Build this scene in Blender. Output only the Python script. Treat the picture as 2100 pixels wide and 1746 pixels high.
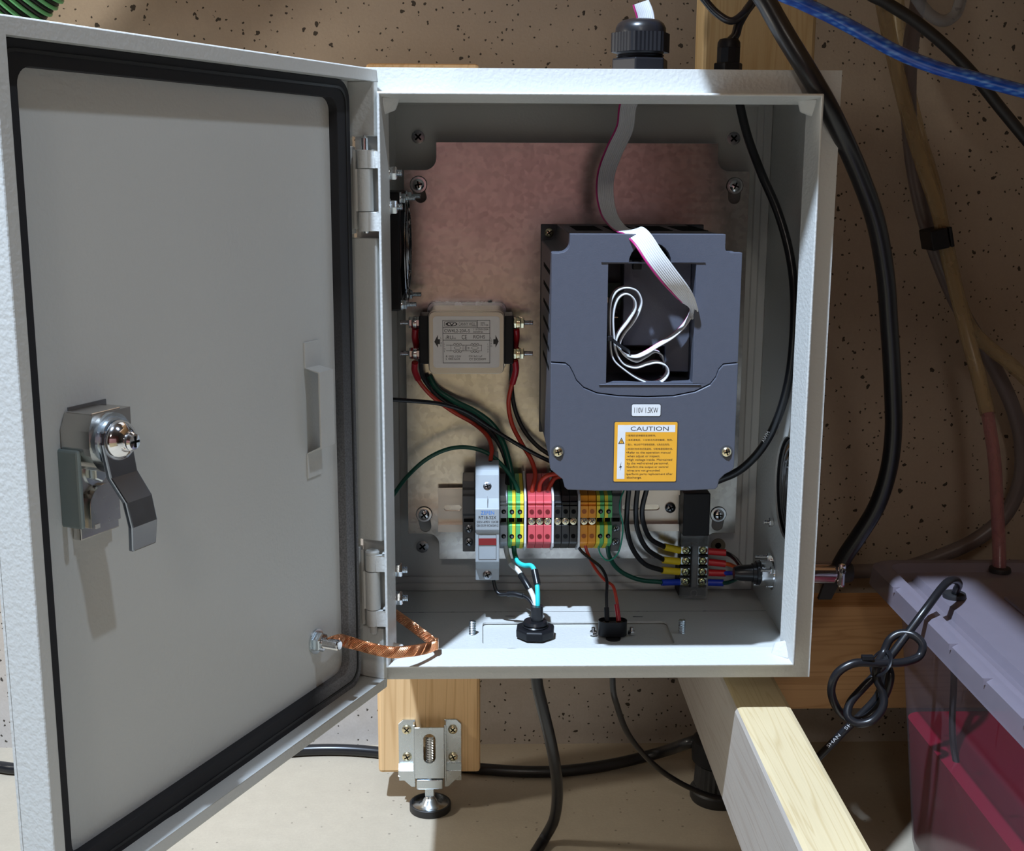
import bpy, math, random
from mathutils import Vector, Matrix, geometry
random.seed(7)
SC = bpy.context.scene
COL = SC.collection
for _o in list(bpy.data.objects):
    bpy.data.objects.remove(_o)
PI = math.pi
S = 0.001          # everything below is written in millimetres, z measured from the underside of the enclosure
ZO = 210.0         # the underside of the enclosure hangs 210 mm above the floor
def W(p): return Vector((p[0]*S, p[1]*S, (p[2]+ZO)*S))

# ---------------------------------------------------------------- camera, light, exposure
cam_d = bpy.data.cameras.new('camera'); cam = bpy.data.objects.new('camera', cam_d); COL.objects.link(cam)
cam_d.sensor_width = 36.0; cam_d.lens = 44.196; cam_d.clip_start = 0.01; cam_d.clip_end = 50
_r = Vector((0.999699, -0.024204, 0.004053)); _d = Vector((-0.000848, -0.199095, -0.97998)); _f = Vector((0.024527, 0.979681, -0.199056))
_M = Matrix((( _r[0], -_d[0], -_f[0]), (_r[1], -_d[1], -_f[1]), (_r[2], -_d[2], -_f[2]))).to_4x4()
_M.translation = W((-72.93, -802.81, 338.42)); cam.matrix_world = _M
SC.camera = cam

world = bpy.data.worlds.new('world'); SC.world = world; world.use_nodes = True
world.node_tree.nodes['Background'].inputs[0].default_value = (0.9, 0.93, 1.0, 1)
world.node_tree.nodes['Background'].inputs[1].default_value = 0.05
def lamp(name, loc, aim, power, radius, color, cone=110):
    l = bpy.data.lights.new(name, 'SPOT'); l.energy = power; l.shadow_soft_size = radius; l.color = color
    l.spot_size = math.radians(cone); l.spot_blend = .5
    o = bpy.data.objects.new(name, l); o.location = W(loc); COL.objects.link(o)
    o.rotation_euler = (W(aim)-W(loc)).to_track_quat('-Z', 'Y').to_euler(); return o
lamp('ceiling_or_fill_lamp', (-500, -775, 1950), (-100, 0, 0), 395, 0.03, (0.64, 0.79, 1.0))
lamp('ceiling_or_fill_lamp', (700, -668, 1950), (0, -100, 100), 44, 0.035, (0.70, 0.83, 1.0))
lamp('wall_fill_light', (-1000, -50, 500), (-100, 336, 400), 16, 0.06, (1.0, 0.94, 0.84), 100)  # fill light added to brighten the upper wall, no known lamp there
lamp('ceiling_or_fill_lamp', (-350, -2600, 1700), (0, 0, 150), 22, 0.15, (1.0, 0.93, 0.85), 70)  # front fill added to lift the enclosure interior, not a known lamp
SC.view_settings.view_transform = 'Standard'; SC.view_settings.look = 'None'
SC.view_settings.gamma = 1.0; SC.view_settings.use_curve_mapping = False
SC.view_settings.exposure = 0.0

# ---------------------------------------------------------------- materials
MATS = {}
class NT:
    def __init__(s, name):
        s.m = bpy.data.materials.new(name); s.m.use_nodes = True; s.t = s.m.node_tree
        s.b = s.t.nodes['Principled BSDF']; s.out = s.t.nodes['Material Output']; s._co = None
    def n(s, typ, **kw):
        x = s.t.nodes.new(typ)
        for k, v in kw.items():
            if k in x.inputs: x.inputs[k].default_value = v
            else: setattr(x, k, v)
        return x
    def l(s, a, b): s.t.links.new(a, b)
    def co(s):
        if not s._co: s._co = s.n('ShaderNodeTexCoord').outputs['Object']
        return s._co
    def mapped(s, scale, rot=(0,0,0), loc=(0,0,0)):
        m = s.n('ShaderNodeMapping'); m.inputs['Scale'].default_value = scale; m.inputs['Rotation'].default_value = rot
        m.inputs['Location'].default_value = loc; s.l(s.co(), m.inputs[0]); return m.outputs[0]
    def noise(s, scale, detail=2, rough=.5, vec=None, dist=0):
        x = s.n('ShaderNodeTexNoise'); x.inputs['Scale'].default_value = scale; x.inputs['Detail'].default_value = detail
        x.inputs['Roughness'].default_value = rough; x.inputs['Distortion'].default_value = dist
        s.l(vec if vec else s.co(), x.inputs['Vector']); return x.outputs['Fac']
    def ramp(s, fac, stops):
        x = s.n('ShaderNodeValToRGB'); s.l(fac, x.inputs[0]); e = x.color_ramp.elements
        while len(e) < len(stops): e.new(.5)
        for i, (p, c) in enumerate(stops):
            e[i].position = p; e[i].color = (c[0], c[1], c[2], 1) if hasattr(c, '__len__') else (c, c, c, 1)
        return x.outputs[0]
    def mix(s, fac, a, b, mode='MIX'):
        x = s.n('ShaderNodeMix', data_type='RGBA', blend_type=mode)
        for sock, v in ((x.inputs[0], fac), (x.inputs[6], a), (x.inputs[7], b)):
            if hasattr(v, 'links'): s.l(v, sock)
            elif hasattr(v, '__len__'): sock.default_value = (*v[:3], 1)
            else: sock.default_value = v
        return x.outputs[2]
    def math(s, op, a, b=0.0):
        x = s.n('ShaderNodeMath', operation=op)
        for sock, v in ((x.inputs[0], a), (x.inputs[1], b)):
            if hasattr(v, 'links'): s.l(v, sock)
            else: sock.default_value = v
        return x.outputs[0]
    def bump(s, h, strength=.3, dist=.001):
        x = s.n('ShaderNodeBump'); x.inputs['Strength'].default_value = strength; x.inputs['Distance'].default_value = dist
        s.l(h, x.inputs['Height']); s.l(x.outputs[0], s.b.inputs['Normal'])
    def set(s, **kw):
        for k, v in kw.items():
            k = k.replace('_', ' ')
            if hasattr(v, 'links'): s.l(v, s.b.inputs[k])
            elif hasattr(v, '__len__'): s.b.inputs[k].default_value = (*v[:3], 1)
            else: s.b.inputs[k].default_value = v
        return s.m
def plain(name, col, rough=.5, metal=0.0, spec=.5, bump=0, bscale=900, var=.06, **kw):
    t = NT(name); f = t.noise(bscale*.15, 3)
    c = t.mix(f, tuple(x*(1-var) for x in col), tuple(min(1, x*(1+var)) for x in col))
    t.set(Base_Color=c, Roughness=rough, Metallic=metal, Specular_IOR_Level=spec, **kw)
    if bump: t.bump(t.noise(bscale, 2), bump, .0006)
    MATS[name] = t.m; return t.m
def mat_paint(name, col, bump=.35, scale=420, rough=.42):
    t = NT(name); big = t.noise(6, 2)
    c = t.mix(big, tuple(x*.96 for x in col), tuple(x*1.03 for x in col))
    t.set(Base_Color=c, Roughness=rough, Specular_IOR_Level=.5)
    t.bump(t.noise(scale, 1.5, .55), bump, .0008); return t.m
def mat_concrete(name, base, dark, light, pits=True):
    t = NT(name)
    blot = t.noise(2.2, 4, .6); fine = t.noise(70, 4, .65); grain = t.noise(420, 3, .6)
    c = t.ramp(blot, [(.3, dark), (.55, base), (.75, light)])
    if pits:                                   # chalky lower edge of the wall, ragged, part of the concrete itself
        sz = t.n('ShaderNodeSeparateXYZ'); t.l(t.co(), sz.inputs[0])
        mr = t.n('ShaderNodeMapRange'); mr.inputs[1].default_value = .24; mr.inputs[2].default_value = .07
        t.l(t.math('ADD', sz.outputs[2], t.math('MULTIPLY', t.noise(14, 4, .6), .10)), mr.inputs[0])
        c = t.mix(t.math('MULTIPLY', mr.outputs[0], .8), c, (.56, .53, .50))
    else:
        sp = t.n('ShaderNodeTexVoronoi'); sp.inputs['Scale'].default_value = 120; t.l(t.co(), sp.inputs['Vector'])
        sc_ = t.n('ShaderNodeSeparateColor'); t.l(sp.outputs['Color'], sc_.inputs[0])
        c = t.mix(t.math('MULTIPLY', t.math('LESS_THAN', sp.outputs['Distance'], .13), t.math('GREATER_THAN', sc_.outputs[0], .72)), c, tuple(x*.45 for x in base))
    c = t.mix(t.ramp(fine, [(.3, .25), (.7, 0)]), c, tuple(x*.72 for x in base))
    c = t.mix(t.math('MULTIPLY', grain, .35), c, tuple(x*.6 for x in base))
    h = t.math('MULTIPLY', grain, .25)
    if pits:
        for sc, cut, rnd in ((95, .19, .80), (210, .20, .62), (48, .10, .86)):
            wob = t.n('ShaderNodeVectorMath', operation='ADD'); nz = t.n('ShaderNodeTexNoise'); nz.inputs['Scale'].default_value = sc*2.2
            t.l(t.co(), nz.inputs['Vector'])
            sm = t.n('ShaderNodeVectorMath', operation='SCALE'); sm.inputs['Scale'].default_value = .55/sc; t.l(nz.outputs['Color'], sm.inputs[0])
            t.l(t.co(), wob.inputs[0]); t.l(sm.outputs[0], wob.inputs[1])
            v = t.n('ShaderNodeTexVoronoi', feature='F1'); v.inputs['Scale'].default_value = sc; t.l(wob.outputs[0], v.inputs['Vector'])
            near = t.math('LESS_THAN', v.outputs['Distance'], cut)
            sep = t.n('ShaderNodeSeparateColor'); t.l(v.outputs['Color'], sep.inputs[0])
            pick = t.math('GREATER_THAN', sep.outputs[0], rnd)
            pit = t.math('MULTIPLY', near, pick)
            c = t.mix(pit, c, tuple(x*.13 for x in base)); h = t.math('SUBTRACT', h, pit)
    t.set(Base_Color=c, Roughness=.85, Specular_IOR_Level=.25); t.bump(h, .5, .0012); return t.m
def mat_wood(name, light, dark, axis='Z', knots=True, rough=.6, ring=55, seed=0.0):
    t = NT(name); k = .035
    sc = {'X': (k, 1, 1), 'Y': (1, k, 1), 'Z': (1, 1, k)}[axis]
    v = t.mapped(sc, loc=(seed, seed*.7, seed*.3))
    ring1 = t.noise(ring, 2, .5, v, .8)
    bands = t.n('ShaderNodeMath', operation='FRACT'); t.l(t.math('MULTIPLY', ring1, 9.0), bands.inputs[0])
    fibre = t.noise(900, 3, .6, v)
    c = t.mix(t.ramp(bands.outputs[0], [(0, .9), (.18, .15), (.8, 0), (1, .9)]), light, dark)
    c = t.mix(t.math('MULTIPLY', fibre, .4), c, tuple(x*.75 for x in light))
    c = t.mix(t.ramp(t.noise(9, 3), [(.35, 0), (.75, .45)]), c, tuple(x*1.12 for x in light))
    if knots:
        kv = t.mapped({'X': (.35, 1, 1), 'Y': (1, .35, 1), 'Z': (1, 1, .35)}[axis], loc=(.013+seed, .021, .017))
        vo = t.n('ShaderNodeTexVoronoi'); vo.inputs['Scale'].default_value = 26; t.l(kv, vo.inputs['Vector'])
        sep = t.n('ShaderNodeSeparateColor'); t.l(vo.outputs['Color'], sep.inputs[0])
        kn = t.math('MULTIPLY', t.ramp(vo.outputs['Distance'], [(.05, 1), (.17, 0)]), t.math('GREATER_THAN', sep.outputs[1], .86))
        c = t.mix(kn, c, tuple(x*.42 for x in dark))
    t.set(Base_Color=c, Roughness=rough, Specular_IOR_Level=.3)
    t.bump(fibre, .18, .0006); return t.m
def mat_galv(name):
    t = NT(name)
    sp = t.n('ShaderNodeTexVoronoi'); sp.inputs['Scale'].default_value = 260; t.l(t.co(), sp.inputs['Vector'])
    sep = t.n('ShaderNodeSeparateColor'); t.l(sp.outputs['Color'], sep.inputs[0])
    brush = t.noise(260, 3, .6, t.mapped((.12, 1, 1))); blot = t.noise(14, 4, .6)
    f = t.math('ADD', t.math('MULTIPLY', sep.outputs[0], .25), t.math('MULTIPLY', blot, .75))
    c = t.ramp(f, [(.25, (.50, .47, .44)), (.6, (.70, .66, .61)), (.85, (.80, .76, .70))])
    r = t.ramp(t.math('ADD', t.math('MULTIPLY', brush, .5), t.math('MULTIPLY', blot, .5)), [(.3, .15), (.7, .27)])
    t.set(Base_Color=c, Roughness=r, Metallic=.93); t.bump(brush, .015, .0003); return t.m
def mat_shiny(name, col, rough=.22, metal=1.0, brush=True):
    t = NT(name); f = t.noise(180, 3)
    t.set(Base_Color=t.mix(f, tuple(x*.95 for x in col), col), Roughness=t.ramp(f, [(.3, rough*.93), (.7, rough*1.1)]), Metallic=metal); return t.m
def mat_clear(name, col, alpha, rough=.25):
    t = NT(name); tr = t.n('ShaderNodeBsdfTransparent'); tr.inputs[0].default_value = (*[min(1, x*.3+.7) for x in col], 1)
    mx = t.n('ShaderNodeMixShader'); f = t.noise(60, 3)
    t.l(t.ramp(f, [(.3, max(0, alpha-.012)), (.7, min(1, alpha+.012))]), mx.inputs[0])
    t.set(Base_Color=col, Roughness=rough, Specular_IOR_Level=.6)
    t.l(tr.outputs[0], mx.inputs[1]); t.l(t.b.outputs[0], mx.inputs[2]); t.l(mx.outputs[0], t.out.inputs[0]); return t.m

PAINT = mat_paint('grey_paint', (.60, .605, .58))
PAINT_IN = mat_paint('grey_paint_fine', (.56, .565, .545), .18, 520)
CONCRETE = mat_concrete('concrete_wall', (.47, .39, .31), (.38, .31, .245), (.56, .45, .35))
FLOORM = mat_concrete('concrete_floor', (.47, .405, .31), (.41, .35, .27), (.53, .46, .36), False)
ROOM = plain('painted_room', (.18, .15, .125), .8)
RED_ROOM = plain('terracotta_room', (.36, .15, .11), .8)
FIR = mat_wood('planed_lumber', (.78, .51, .26), (.54, .31, .13), 'Z', True, .55, 45)
PINE_SIDE = mat_wood('greyer_lumber', (.50, .45, .40), (.40, .33, .28), 'Y', True, .7, 42, 1.3)  # greyer tone for one side face of the beam
FIR2 = mat_wood('yellow_lumber', (.52, .38, .20), (.40, .26, .11), 'Z', True, .55, 45, .21)
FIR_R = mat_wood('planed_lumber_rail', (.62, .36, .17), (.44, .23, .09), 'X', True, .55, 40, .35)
PINE = mat_wood('pale_lumber', (.66, .53, .32), (.52, .38, .19), 'Y', True, .65, 60, .61)
GALV = mat_galv('galvanised_steel')
ZINC = mat_shiny('zinc_plate', (.68, .74, .78), .26)
STEEL = mat_shiny('bright_steel', (.80, .80, .80), .18)
DARKST = mat_shiny('dark_steel', (.30, .31, .33), .28)
CHROME = mat_shiny('chrome', (.88, .88, .90), .10)
BRASS = mat_shiny('brass_screw', (.85, .75, .50), .25)
ALU = mat_shiny('aluminium', (.80, .76, .70), .38)
RAILM = mat_shiny('rail_steel', (.78, .70, .62), .36, .85)
VFDM = plain('slate_plastic', (.085, .092, .12), .42, bump=.15, bscale=1500)
VFDD = plain('slate_plastic_dark', (.055, .058, .07), .5)
BLACK = plain('black_plastic', (.008, .008, .010), .46, spec=.3)
RUBBER = plain('black_rubber', (.018, .018, .019), .5, var=.2)
GLOSSK = plain('black_jacket', (.011, .011, .013), .30, var=.2)
VOID = plain('dark_hollow', (.006, .006, .006), .9, spec=.1)
WHITE = plain('white_plastic', (.76, .77, .78), .4)
FUSEM = plain('pale_grey_plastic', (.37, .40, .42), .45)
GREYP = plain('dark_grey_plastic', (.13, .13, .13), .5)
TGREY = plain('terminal_grey', (.42, .44, .48), .4)
TRED = plain('terminal_red', (.72, .10, .12), .38)
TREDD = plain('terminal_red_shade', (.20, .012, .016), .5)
TORANGE = plain('terminal_orange', (.90, .33, .015), .38)
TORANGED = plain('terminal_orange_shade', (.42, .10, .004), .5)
TYELLOW = plain('terminal_yellow', (.86, .68, .05), .38)
TGREEN = plain('terminal_green', (.12, .50, .17), .38)
TBLACK = plain('terminal_black', (.014, .014, .015), .33)
WRED = plain('wire_red', (.50, .045, .022), .35)
WREDD = plain('shrink_red', (.40, .012, .022), .3)
WGREEN = plain('wire_green', (.004, .075, .045), .35)
WTEAL = plain('wire_teal', (.04, .62, .62), .35)
WWHITE = plain('wire_white', (.75, .72, .68), .4)
WGREY = plain('wire_dull_white', (.42, .39, .36), .45)
WORANGE = plain('wire_orange', (.75, .13, .03), .35)
WBLUE = plain('wire_blue', (.02, .06, .62), .35)
FYEL = plain('ferrule_yellow', (.85, .62, .02), .4)
FRED = plain('ferrule_red', (.62, .018, .025), .35)
FBLU = plain('ferrule_blue', (.008, .045, .52), .35)
RIB = plain('ribbon_grey', (.66, .67, .69), .35)
RIBRED = plain('ribbon_magenta', (.42, .02, .16), .35)
CREAM = plain('cream_label', (.80, .76, .72), .5)
INK = plain('label_ink', (.03, .025, .022), .6)
INKB = plain('blue_ink', (.06, .25, .72), .5)
LABELW = plain('white_label', (.78, .79, .80), .45)
LABELO = plain('amber_label', (.87, .42, .035), .42)
PCB = plain('circuit_board', (.012, .035, .02), .5)
COPPER = mat_shiny('copper', (.86, .42, .22), .30)
PINKHOSE = mat_clear('pink_clear_hose', (.46, .20, .22), .5)
YHOSE = mat_clear('amber_clear_hose', (.50, .39, .22), .45)
GHOSE = plain('grey_hose', (.15, .125, .125), .35)
CLHOSE = mat_clear('clear_hose', (.28, .29, .31), .35, .15)
GREENRIB = plain('green_hose_rib', (.12, .42, .17), .35)
TUB = mat_clear('frosted_plastic', (.34, .28, .31), .20, .35)
LIDM = mat_clear('frosted_lid', (.30, .265, .32), .58, .3)
COVER = mat_clear('clear_cover', (.60, .62, .62), .20, .08)
def _liquid():
    t = NT('red_coolant'); f = t.noise(7, 2)
    t.set(Base_Color=t.mix(f, (.30, .008, .05), (.34, .015, .03)), Roughness=.08, Specular_IOR_Level=.5)
    tr = t.n('ShaderNodeBsdfTransparent'); tr.inputs[0].default_value = (.75, .06, .16, 1)
    mx = t.n('ShaderNodeMixShader'); mx.inputs[0].default_value = .95
    t.l(tr.outputs[0], mx.inputs[1]); t.l(t.b.outputs[0], mx.inputs[2]); t.l(mx.outputs[0], t.out.inputs[0]); return t.m
LIQUID = _liquid()
def _blue():
    t = NT('blue_braided_jacket'); v = t.n('ShaderNodeTexVoronoi'); v.inputs['Scale'].default_value = 330
    t.l(t.mapped((.35, 1, 1)), v.inputs['Vector'])
    c = t.ramp(v.outputs['Distance'], [(.05, (.16, .42, .95)), (.45, (.022, .13, .66)), (.9, (.012, .08, .5))])
    t.set(Base_Color=c, Roughness=.22, Coat_Weight=.6, Coat_Roughness=.1); return t.m
BLUEJ = _blue()
def _gasket():
    t = NT('foam_gasket'); sep = t.n('ShaderNodeSeparateXYZ'); t.l(t.co(), sep.inputs[0])
    g = t.n('ShaderNodeMapRange'); g.inputs[1].default_value = .27; g.inputs[2].default_value = .06; t.l(sep.outputs[2], g.inputs[0])
    dust = t.math('MULTIPLY', g.outputs[0], t.ramp(t.noise(900, 2), [(.2, .25), (.8, .75)]))
    gx = t.n('ShaderNodeMapRange'); gx.inputs[1].default_value = -.178; gx.inputs[2].default_value = -.166; t.l(sep.outputs[0], gx.inputs[0])
    dust = t.math('MULTIPLY', dust, gx.outputs[0])
    t.set(Base_Color=t.mix(dust, (.012, .012, .015), (.36, .36, .37)), Roughness=.75); return t.m
GASKET = _gasket()

# ---------------------------------------------------------------- mesh builder
class MB:
    """collects pieces in millimetres; build() links them as one mesh object"""
    def __init__(s, T=None): s.v = []; s.f = []; s.m = []; s.sm = []; s.cur = 0; s.smooth = False; s.T = T
    def mat(s, i): s.cur = i; return s
    def _add(s, vs, fs, smooth=None):
        o = len(s.v); s.v += [tuple(s.T(*p)) if s.T else tuple(p) for p in vs]
        for f in fs:
            s.f.append([o+i for i in f]); s.m.append(s.cur); s.sm.append(s.smooth if smooth is None else smooth)
        return s
    def box(s, x0, x1, y0, y1, z0, z1):
        vs = [(x, y, z) for z in (z0, z1) for y in (y0, y1) for x in (x0, x1)]
        return s._add(vs, [(0,2,3,1), (4,5,7,6), (0,1,5,4), (2,6,7,3), (0,4,6,2), (1,3,7,5)])
    def hexa(s, q0, q1):                       # two quads, lower and upper ring
        return s._add(list(q0)+list(q1), [(3,2,1,0), (4,5,6,7)]+[(i, (i+1)%4, 4+(i+1)%4, 4+i) for i in range(4)])
    def prism(s, outer, t0, t1, f, holes=()):  # outline (a,b) swept along t; f(a,b,t) -> point
        loops = [list(outer)]+[list(h) for h in holes]
        tri = geometry.tessellate_polygon([[Vector((p[0], p[1], 0)) for p in l] for l in loops])
        flat = [p for l in loops for p in l]; n = len(flat)
        vs = [f(p[0], p[1], t0) for p in flat]+[f(p[0], p[1], t1) for p in flat]
        fs = [tuple(t) for t in tri]+[tuple(n+i for i in reversed(t)) for t in tri]
        s._add(vs, fs, False); o = 0
        vs2 = []; fs2 = []
        for l in loops:
            k = len(l); b = len(vs2)
            vs2 += [f(p[0], p[1], t0) for p in l]+[f(p[0], p[1], t1) for p in l]
            fs2 += [(b+i, b+(i+1)%k, b+k+(i+1)%k, b+k+i) for i in range(k)]
        return s._add(vs2, fs2, s.smooth)
    def lathe(s, o, d, prof, n=20, phase=0, smooth=True, cap=True):   # prof: (t along d, radius)
        o = Vector(o); d = Vector(d).normalized()
        a = d.orthogonal().normalized() if abs(d.z) < .9 else Vector((1, 0, 0)); 
        a = (a - d*a.dot(d)).normalized(); b = d.cross(a)
        vs = []
        for t, r in prof:
            for i in range(n):
                w = phase+2*PI*i/n; vs.append(o+d*t+(a*math.cos(w)+b*math.sin(w))*r)
        k = len(prof)
        fs = [(j*n+i, j*n+(i+1)%n, (j+1)*n+(i+1)%n, (j+1)*n+i) for j in range(k-1) for i in range(n)]
        s._add(vs, fs, smooth)
        if cap:
            s._add(vs[:n], [tuple(range(n-1, -1, -1))], False); s._add(vs[-n:], [tuple(range(n))], False)
        return s
    def cyl(s, p0, p1, r, n=16, r1=None, smooth=True):
        d = Vector(p1)-Vector(p0); return s.lathe(p0, d, [(0, r), (d.length, r if r1 is None else r1)], n, 0, smooth)
    def hexnut(s, o, d, r, h, n=6):
        return s.lathe(o, d, [(0, r*.93), (h*.12, r), (h*.85, r), (h, r*.88)], n, .3, False)
    def thread(s, p0, p1, r, pitch=1.2, n=12):
        d = Vector(p1)-Vector(p0); L = d.length; k = max(2, int(L/pitch)); prof = []
        for i in range(k): prof += [(L*i/k, r*.8), (L*(i+.5)/k, r)]
        prof.append((L, r*.8)); return s.lathe(p0, d, prof, n, 0, False)
    def tube(s, pts, r, n=10, per=6, cap=True, rf=None):
        P = spline(pts, per); fr = frames(P); vs = []
        for i, (p, (a, b)) in enumerate(zip(P, fr)):
            rr = rf(i/(len(P)-1)) if rf else r
            ra, rb = rr if hasattr(rr, '__len__') else (rr, rr)
            for k in range(n):
                w = 2*PI*k/n; vs.append(p+a*math.cos(w)*ra+b*math.sin(w)*rb)
        m = len(P); fs = [(j*n+i, j*n+(i+1)%n, (j+1)*n+(i+1)%n, (j+1)*n+i) for j in range(m-1) for i in range(n)]
        s._add(vs, fs, True)
        if cap: s._add(vs[:n], [tuple(range(n-1, -1, -1))], False); s._add(vs[-n:], [tuple(range(n))], False)
        return s
    def build(s, name, mats, parent=None, bevel=0, seg=2, sharp=38, origin=None):
        me = bpy.data.meshes.new(name)
        if parent is not None: org = Vector(parent['org'])
        elif origin is not None: org = Vector(origin)
        else:
            xs = [v[0] for v in s.v]; ys = [v[1] for v in s.v]; zs = [v[2] for v in s.v]
            org = Vector(((min(xs)+max(xs))/2, (min(ys)+max(ys))/2, min(zs)))
        me.from_pydata([((v[0]-org[0])*S, (v[1]-org[1])*S, (v[2]-org[2])*S) for v in s.v], [], s.f)
        if not isinstance(mats, (list, tuple)): mats = [mats]
        for m in mats: me.materials.append(m)
        me.polygons.foreach_set('material_index', s.m); me.polygons.foreach_set('use_smooth', s.sm)
        me.update()
        import bmesh
        bm = bmesh.new(); bm.from_mesh(me); bmesh.ops.remove_doubles(bm, verts=bm.verts, dist=1e-7)
        bmesh.ops.recalc_face_normals(bm, faces=bm.faces); bm.to_mesh(me); bm.free()
        if any(s.sm): me.set_sharp_from_angle(angle=math.radians(sharp))
        o = bpy.data.objects.new(name, me); COL.objects.link(o); o['org'] = tuple(org)
        if parent is not None: o.parent = parent
        else: o.location = W(org)
        if bevel:
            b = o.modifiers.new('bevel', 'BEVEL'); b.width = bevel*S; b.segments = seg; b.limit_method = 'ANGLE'; b.angle_limit = math.radians(40)
        return o
def spline(pts, per=6):
    P = [Vector(p) for p in pts]
    if len(P) < 3: return [P[0].lerp(P[-1], i/per) for i in range(per+1)]
    out = []
    for i in range(len(P)-1):
        p0 = P[i-1] if i else P[0]*2-P[1]; p1, p2 = P[i], P[i+1]; p3 = P[i+2] if i+2 < len(P) else P[-1]*2-P[-2]
        d1, d2, d3 = [max(1e-4, (b-a).length**.5) for a, b in ((p0, p1), (p1, p2), (p2, p3))]
        m1 = (p1-p0)/d1-(p2-p0)/(d1+d2)+(p2-p1)/d2; m2 = (p2-p1)/d2-(p3-p1)/(d2+d3)+(p3-p2)/d3
        m1 *= d2; m2 *= d2
        for k in range(per):
            t = k/per; t2 = t*t; t3 = t2*t
            out.append(p1*(2*t3-3*t2+1)+m1*(t3-2*t2+t)+p2*(-2*t3+3*t2)+m2*(t3-t2))
    out.append(P[-1]); return out
def frames(P):
    fr = []; a = None
    for i in range(len(P)):
        t = (P[min(i+1, len(P)-1)]-P[max(i-1, 0)]).normalized()
        if a is None: a = t.orthogonal().normalized()
        else:
            a = a-t*a.dot(t); a = a.normalized() if a.length > 1e-6 else t.orthogonal().normalized()
        fr.append((a, t.cross(a)))
    return fr
XZ = lambda a, b, t: (a, t, b)      # outline in the x-z plane, swept along y
YZ = lambda a, b, t: (t, a, b)
XY = lambda a, b, t: (a, b, t)
def rrect(x0, x1, z0, z1, r, n=4):
    out = []
    for cx, cz, s in ((x1-r, z1-r, 0), (x0+r, z1-r, 1), (x0+r, z0+r, 2), (x1-r, z0+r, 3)):
        out += [(cx+r*math.cos((s+i/n)*PI/2), cz+r*math.sin((s+i/n)*PI/2)) for i in range(n+1)]
    return out
def circ(cx, cz, r, n=20): return [(cx+r*math.cos(2*PI*i/n), cz+r*math.sin(2*PI*i/n)) for i in range(n)]
def slot_poly(cx, cz, hx, hz, n=6):
    r = min(hx, hz); return rrect(cx-hx, cx+hx, cz-hz, cz+hz, r*.999, n)
def tag(o, label, cat, group=None):
    o['label'] = label; o['category'] = cat
    if group: o['group'] = group
    return o
def struct(o): o['kind'] = 'structure'; return o
def empty(name, p, label=None, cat=None, group=None):
    o = bpy.data.objects.new(name, None); COL.objects.link(o); o.location = W(p); o['org'] = tuple(p); o.empty_display_size = .01
    if label: tag(o, label, cat, group)
    return o
def copy_tree(src, off, label=None, group=None, parent=None):
    c = src.copy(); COL.objects.link(c)
    if parent is None: c.location = src.location+Vector(off)*S
    else: c.parent = parent
    for ch in list(src.children): copy_tree(ch, off, None, None, c)
    if label: c['label'] = label
    if group: c['group'] = group
    return c
def screw(parent, p, d, r, h=None, mats=None, name='screw', rot=.4, flush=False):
    """cross-recess screw head: dome and a raised black cross for the recess shade, axis d pointing at the viewer"""
    h = h or r*.55; m = MB()
    if flush: m.lathe(p, d, [(-.3, r), (h*.4, r), (h*.5, r*.9), (h*.5, 0.01)], 20)
    else: m.lathe(p, d, [(-.3, r), (h*.45, r), (h*.85, r*.75), (h, r*.45), (h, .01)], 20)
    dv = Vector(d).normalized(); a = Vector((1, 0, 0)) if abs(dv.x) < .8 else Vector((0, 1, 0)); a = (a-dv*a.dot(dv)).normalized(); b = dv.cross(a)
    a, b = a*math.cos(rot)+b*math.sin(rot), b*math.cos(rot)-a*math.sin(rot)
    top = (h*.5 if flush else h)+.05; m.mat(1); c0 = Vector(p)
    for u, v in ((a, b), (b, a)):
        q = [c0+u*su*r*.62+v*sv*r*.13 for su, sv in ((-1,-1), (1,-1), (1,1), (-1,1))]
        m.hexa([x+dv*(top-.6) for x in q], [x+dv*top for x in q])
    return m.build(name, mats or [STEEL, VOID], parent)
def text(body, box, y, mat, parent, name='lettering', place=None, depth=.08, keep=False):
    """flat print fitted into box (x0,x1,z0,z1) on the plane y, facing -y"""
    cu = bpy.data.curves.new(name, 'FONT'); cu.body = body; cu.align_x = 'LEFT'; cu.resolution_u = 3
    to = bpy.data.objects.new(name, cu); COL.objects.link(to)
    dg = bpy.context.evaluated_depsgraph_get(); me0 = bpy.data.meshes.new_from_object(to.evaluated_get(dg))
    bpy.data.objects.remove(to); bpy.data.curves.remove(cu)
    vs = [v.co.copy() for v in me0.vertices]; fs = [list(p.vertices) for p in me0.polygons]; bpy.data.meshes.remove(me0)
    xs = [v.x for v in vs]; ys = [v.y for v in vs]; x0, x1, z0, z1 = box
    kx = (x1-x0)/(max(xs)-min(xs)); ky = (z1-z0)/(max(ys)-min(ys))
    if keep: kx = min(kx, ky*1.15)
    P = place or (lambda u, v: (u, y, v))
    m = MB(); m._add([P(x0+(v.x-min(xs))*kx, z0+(v.y-min(ys))*ky) for v in vs], fs, False)
    o = m.build(name, mat, parent); return o

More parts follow.
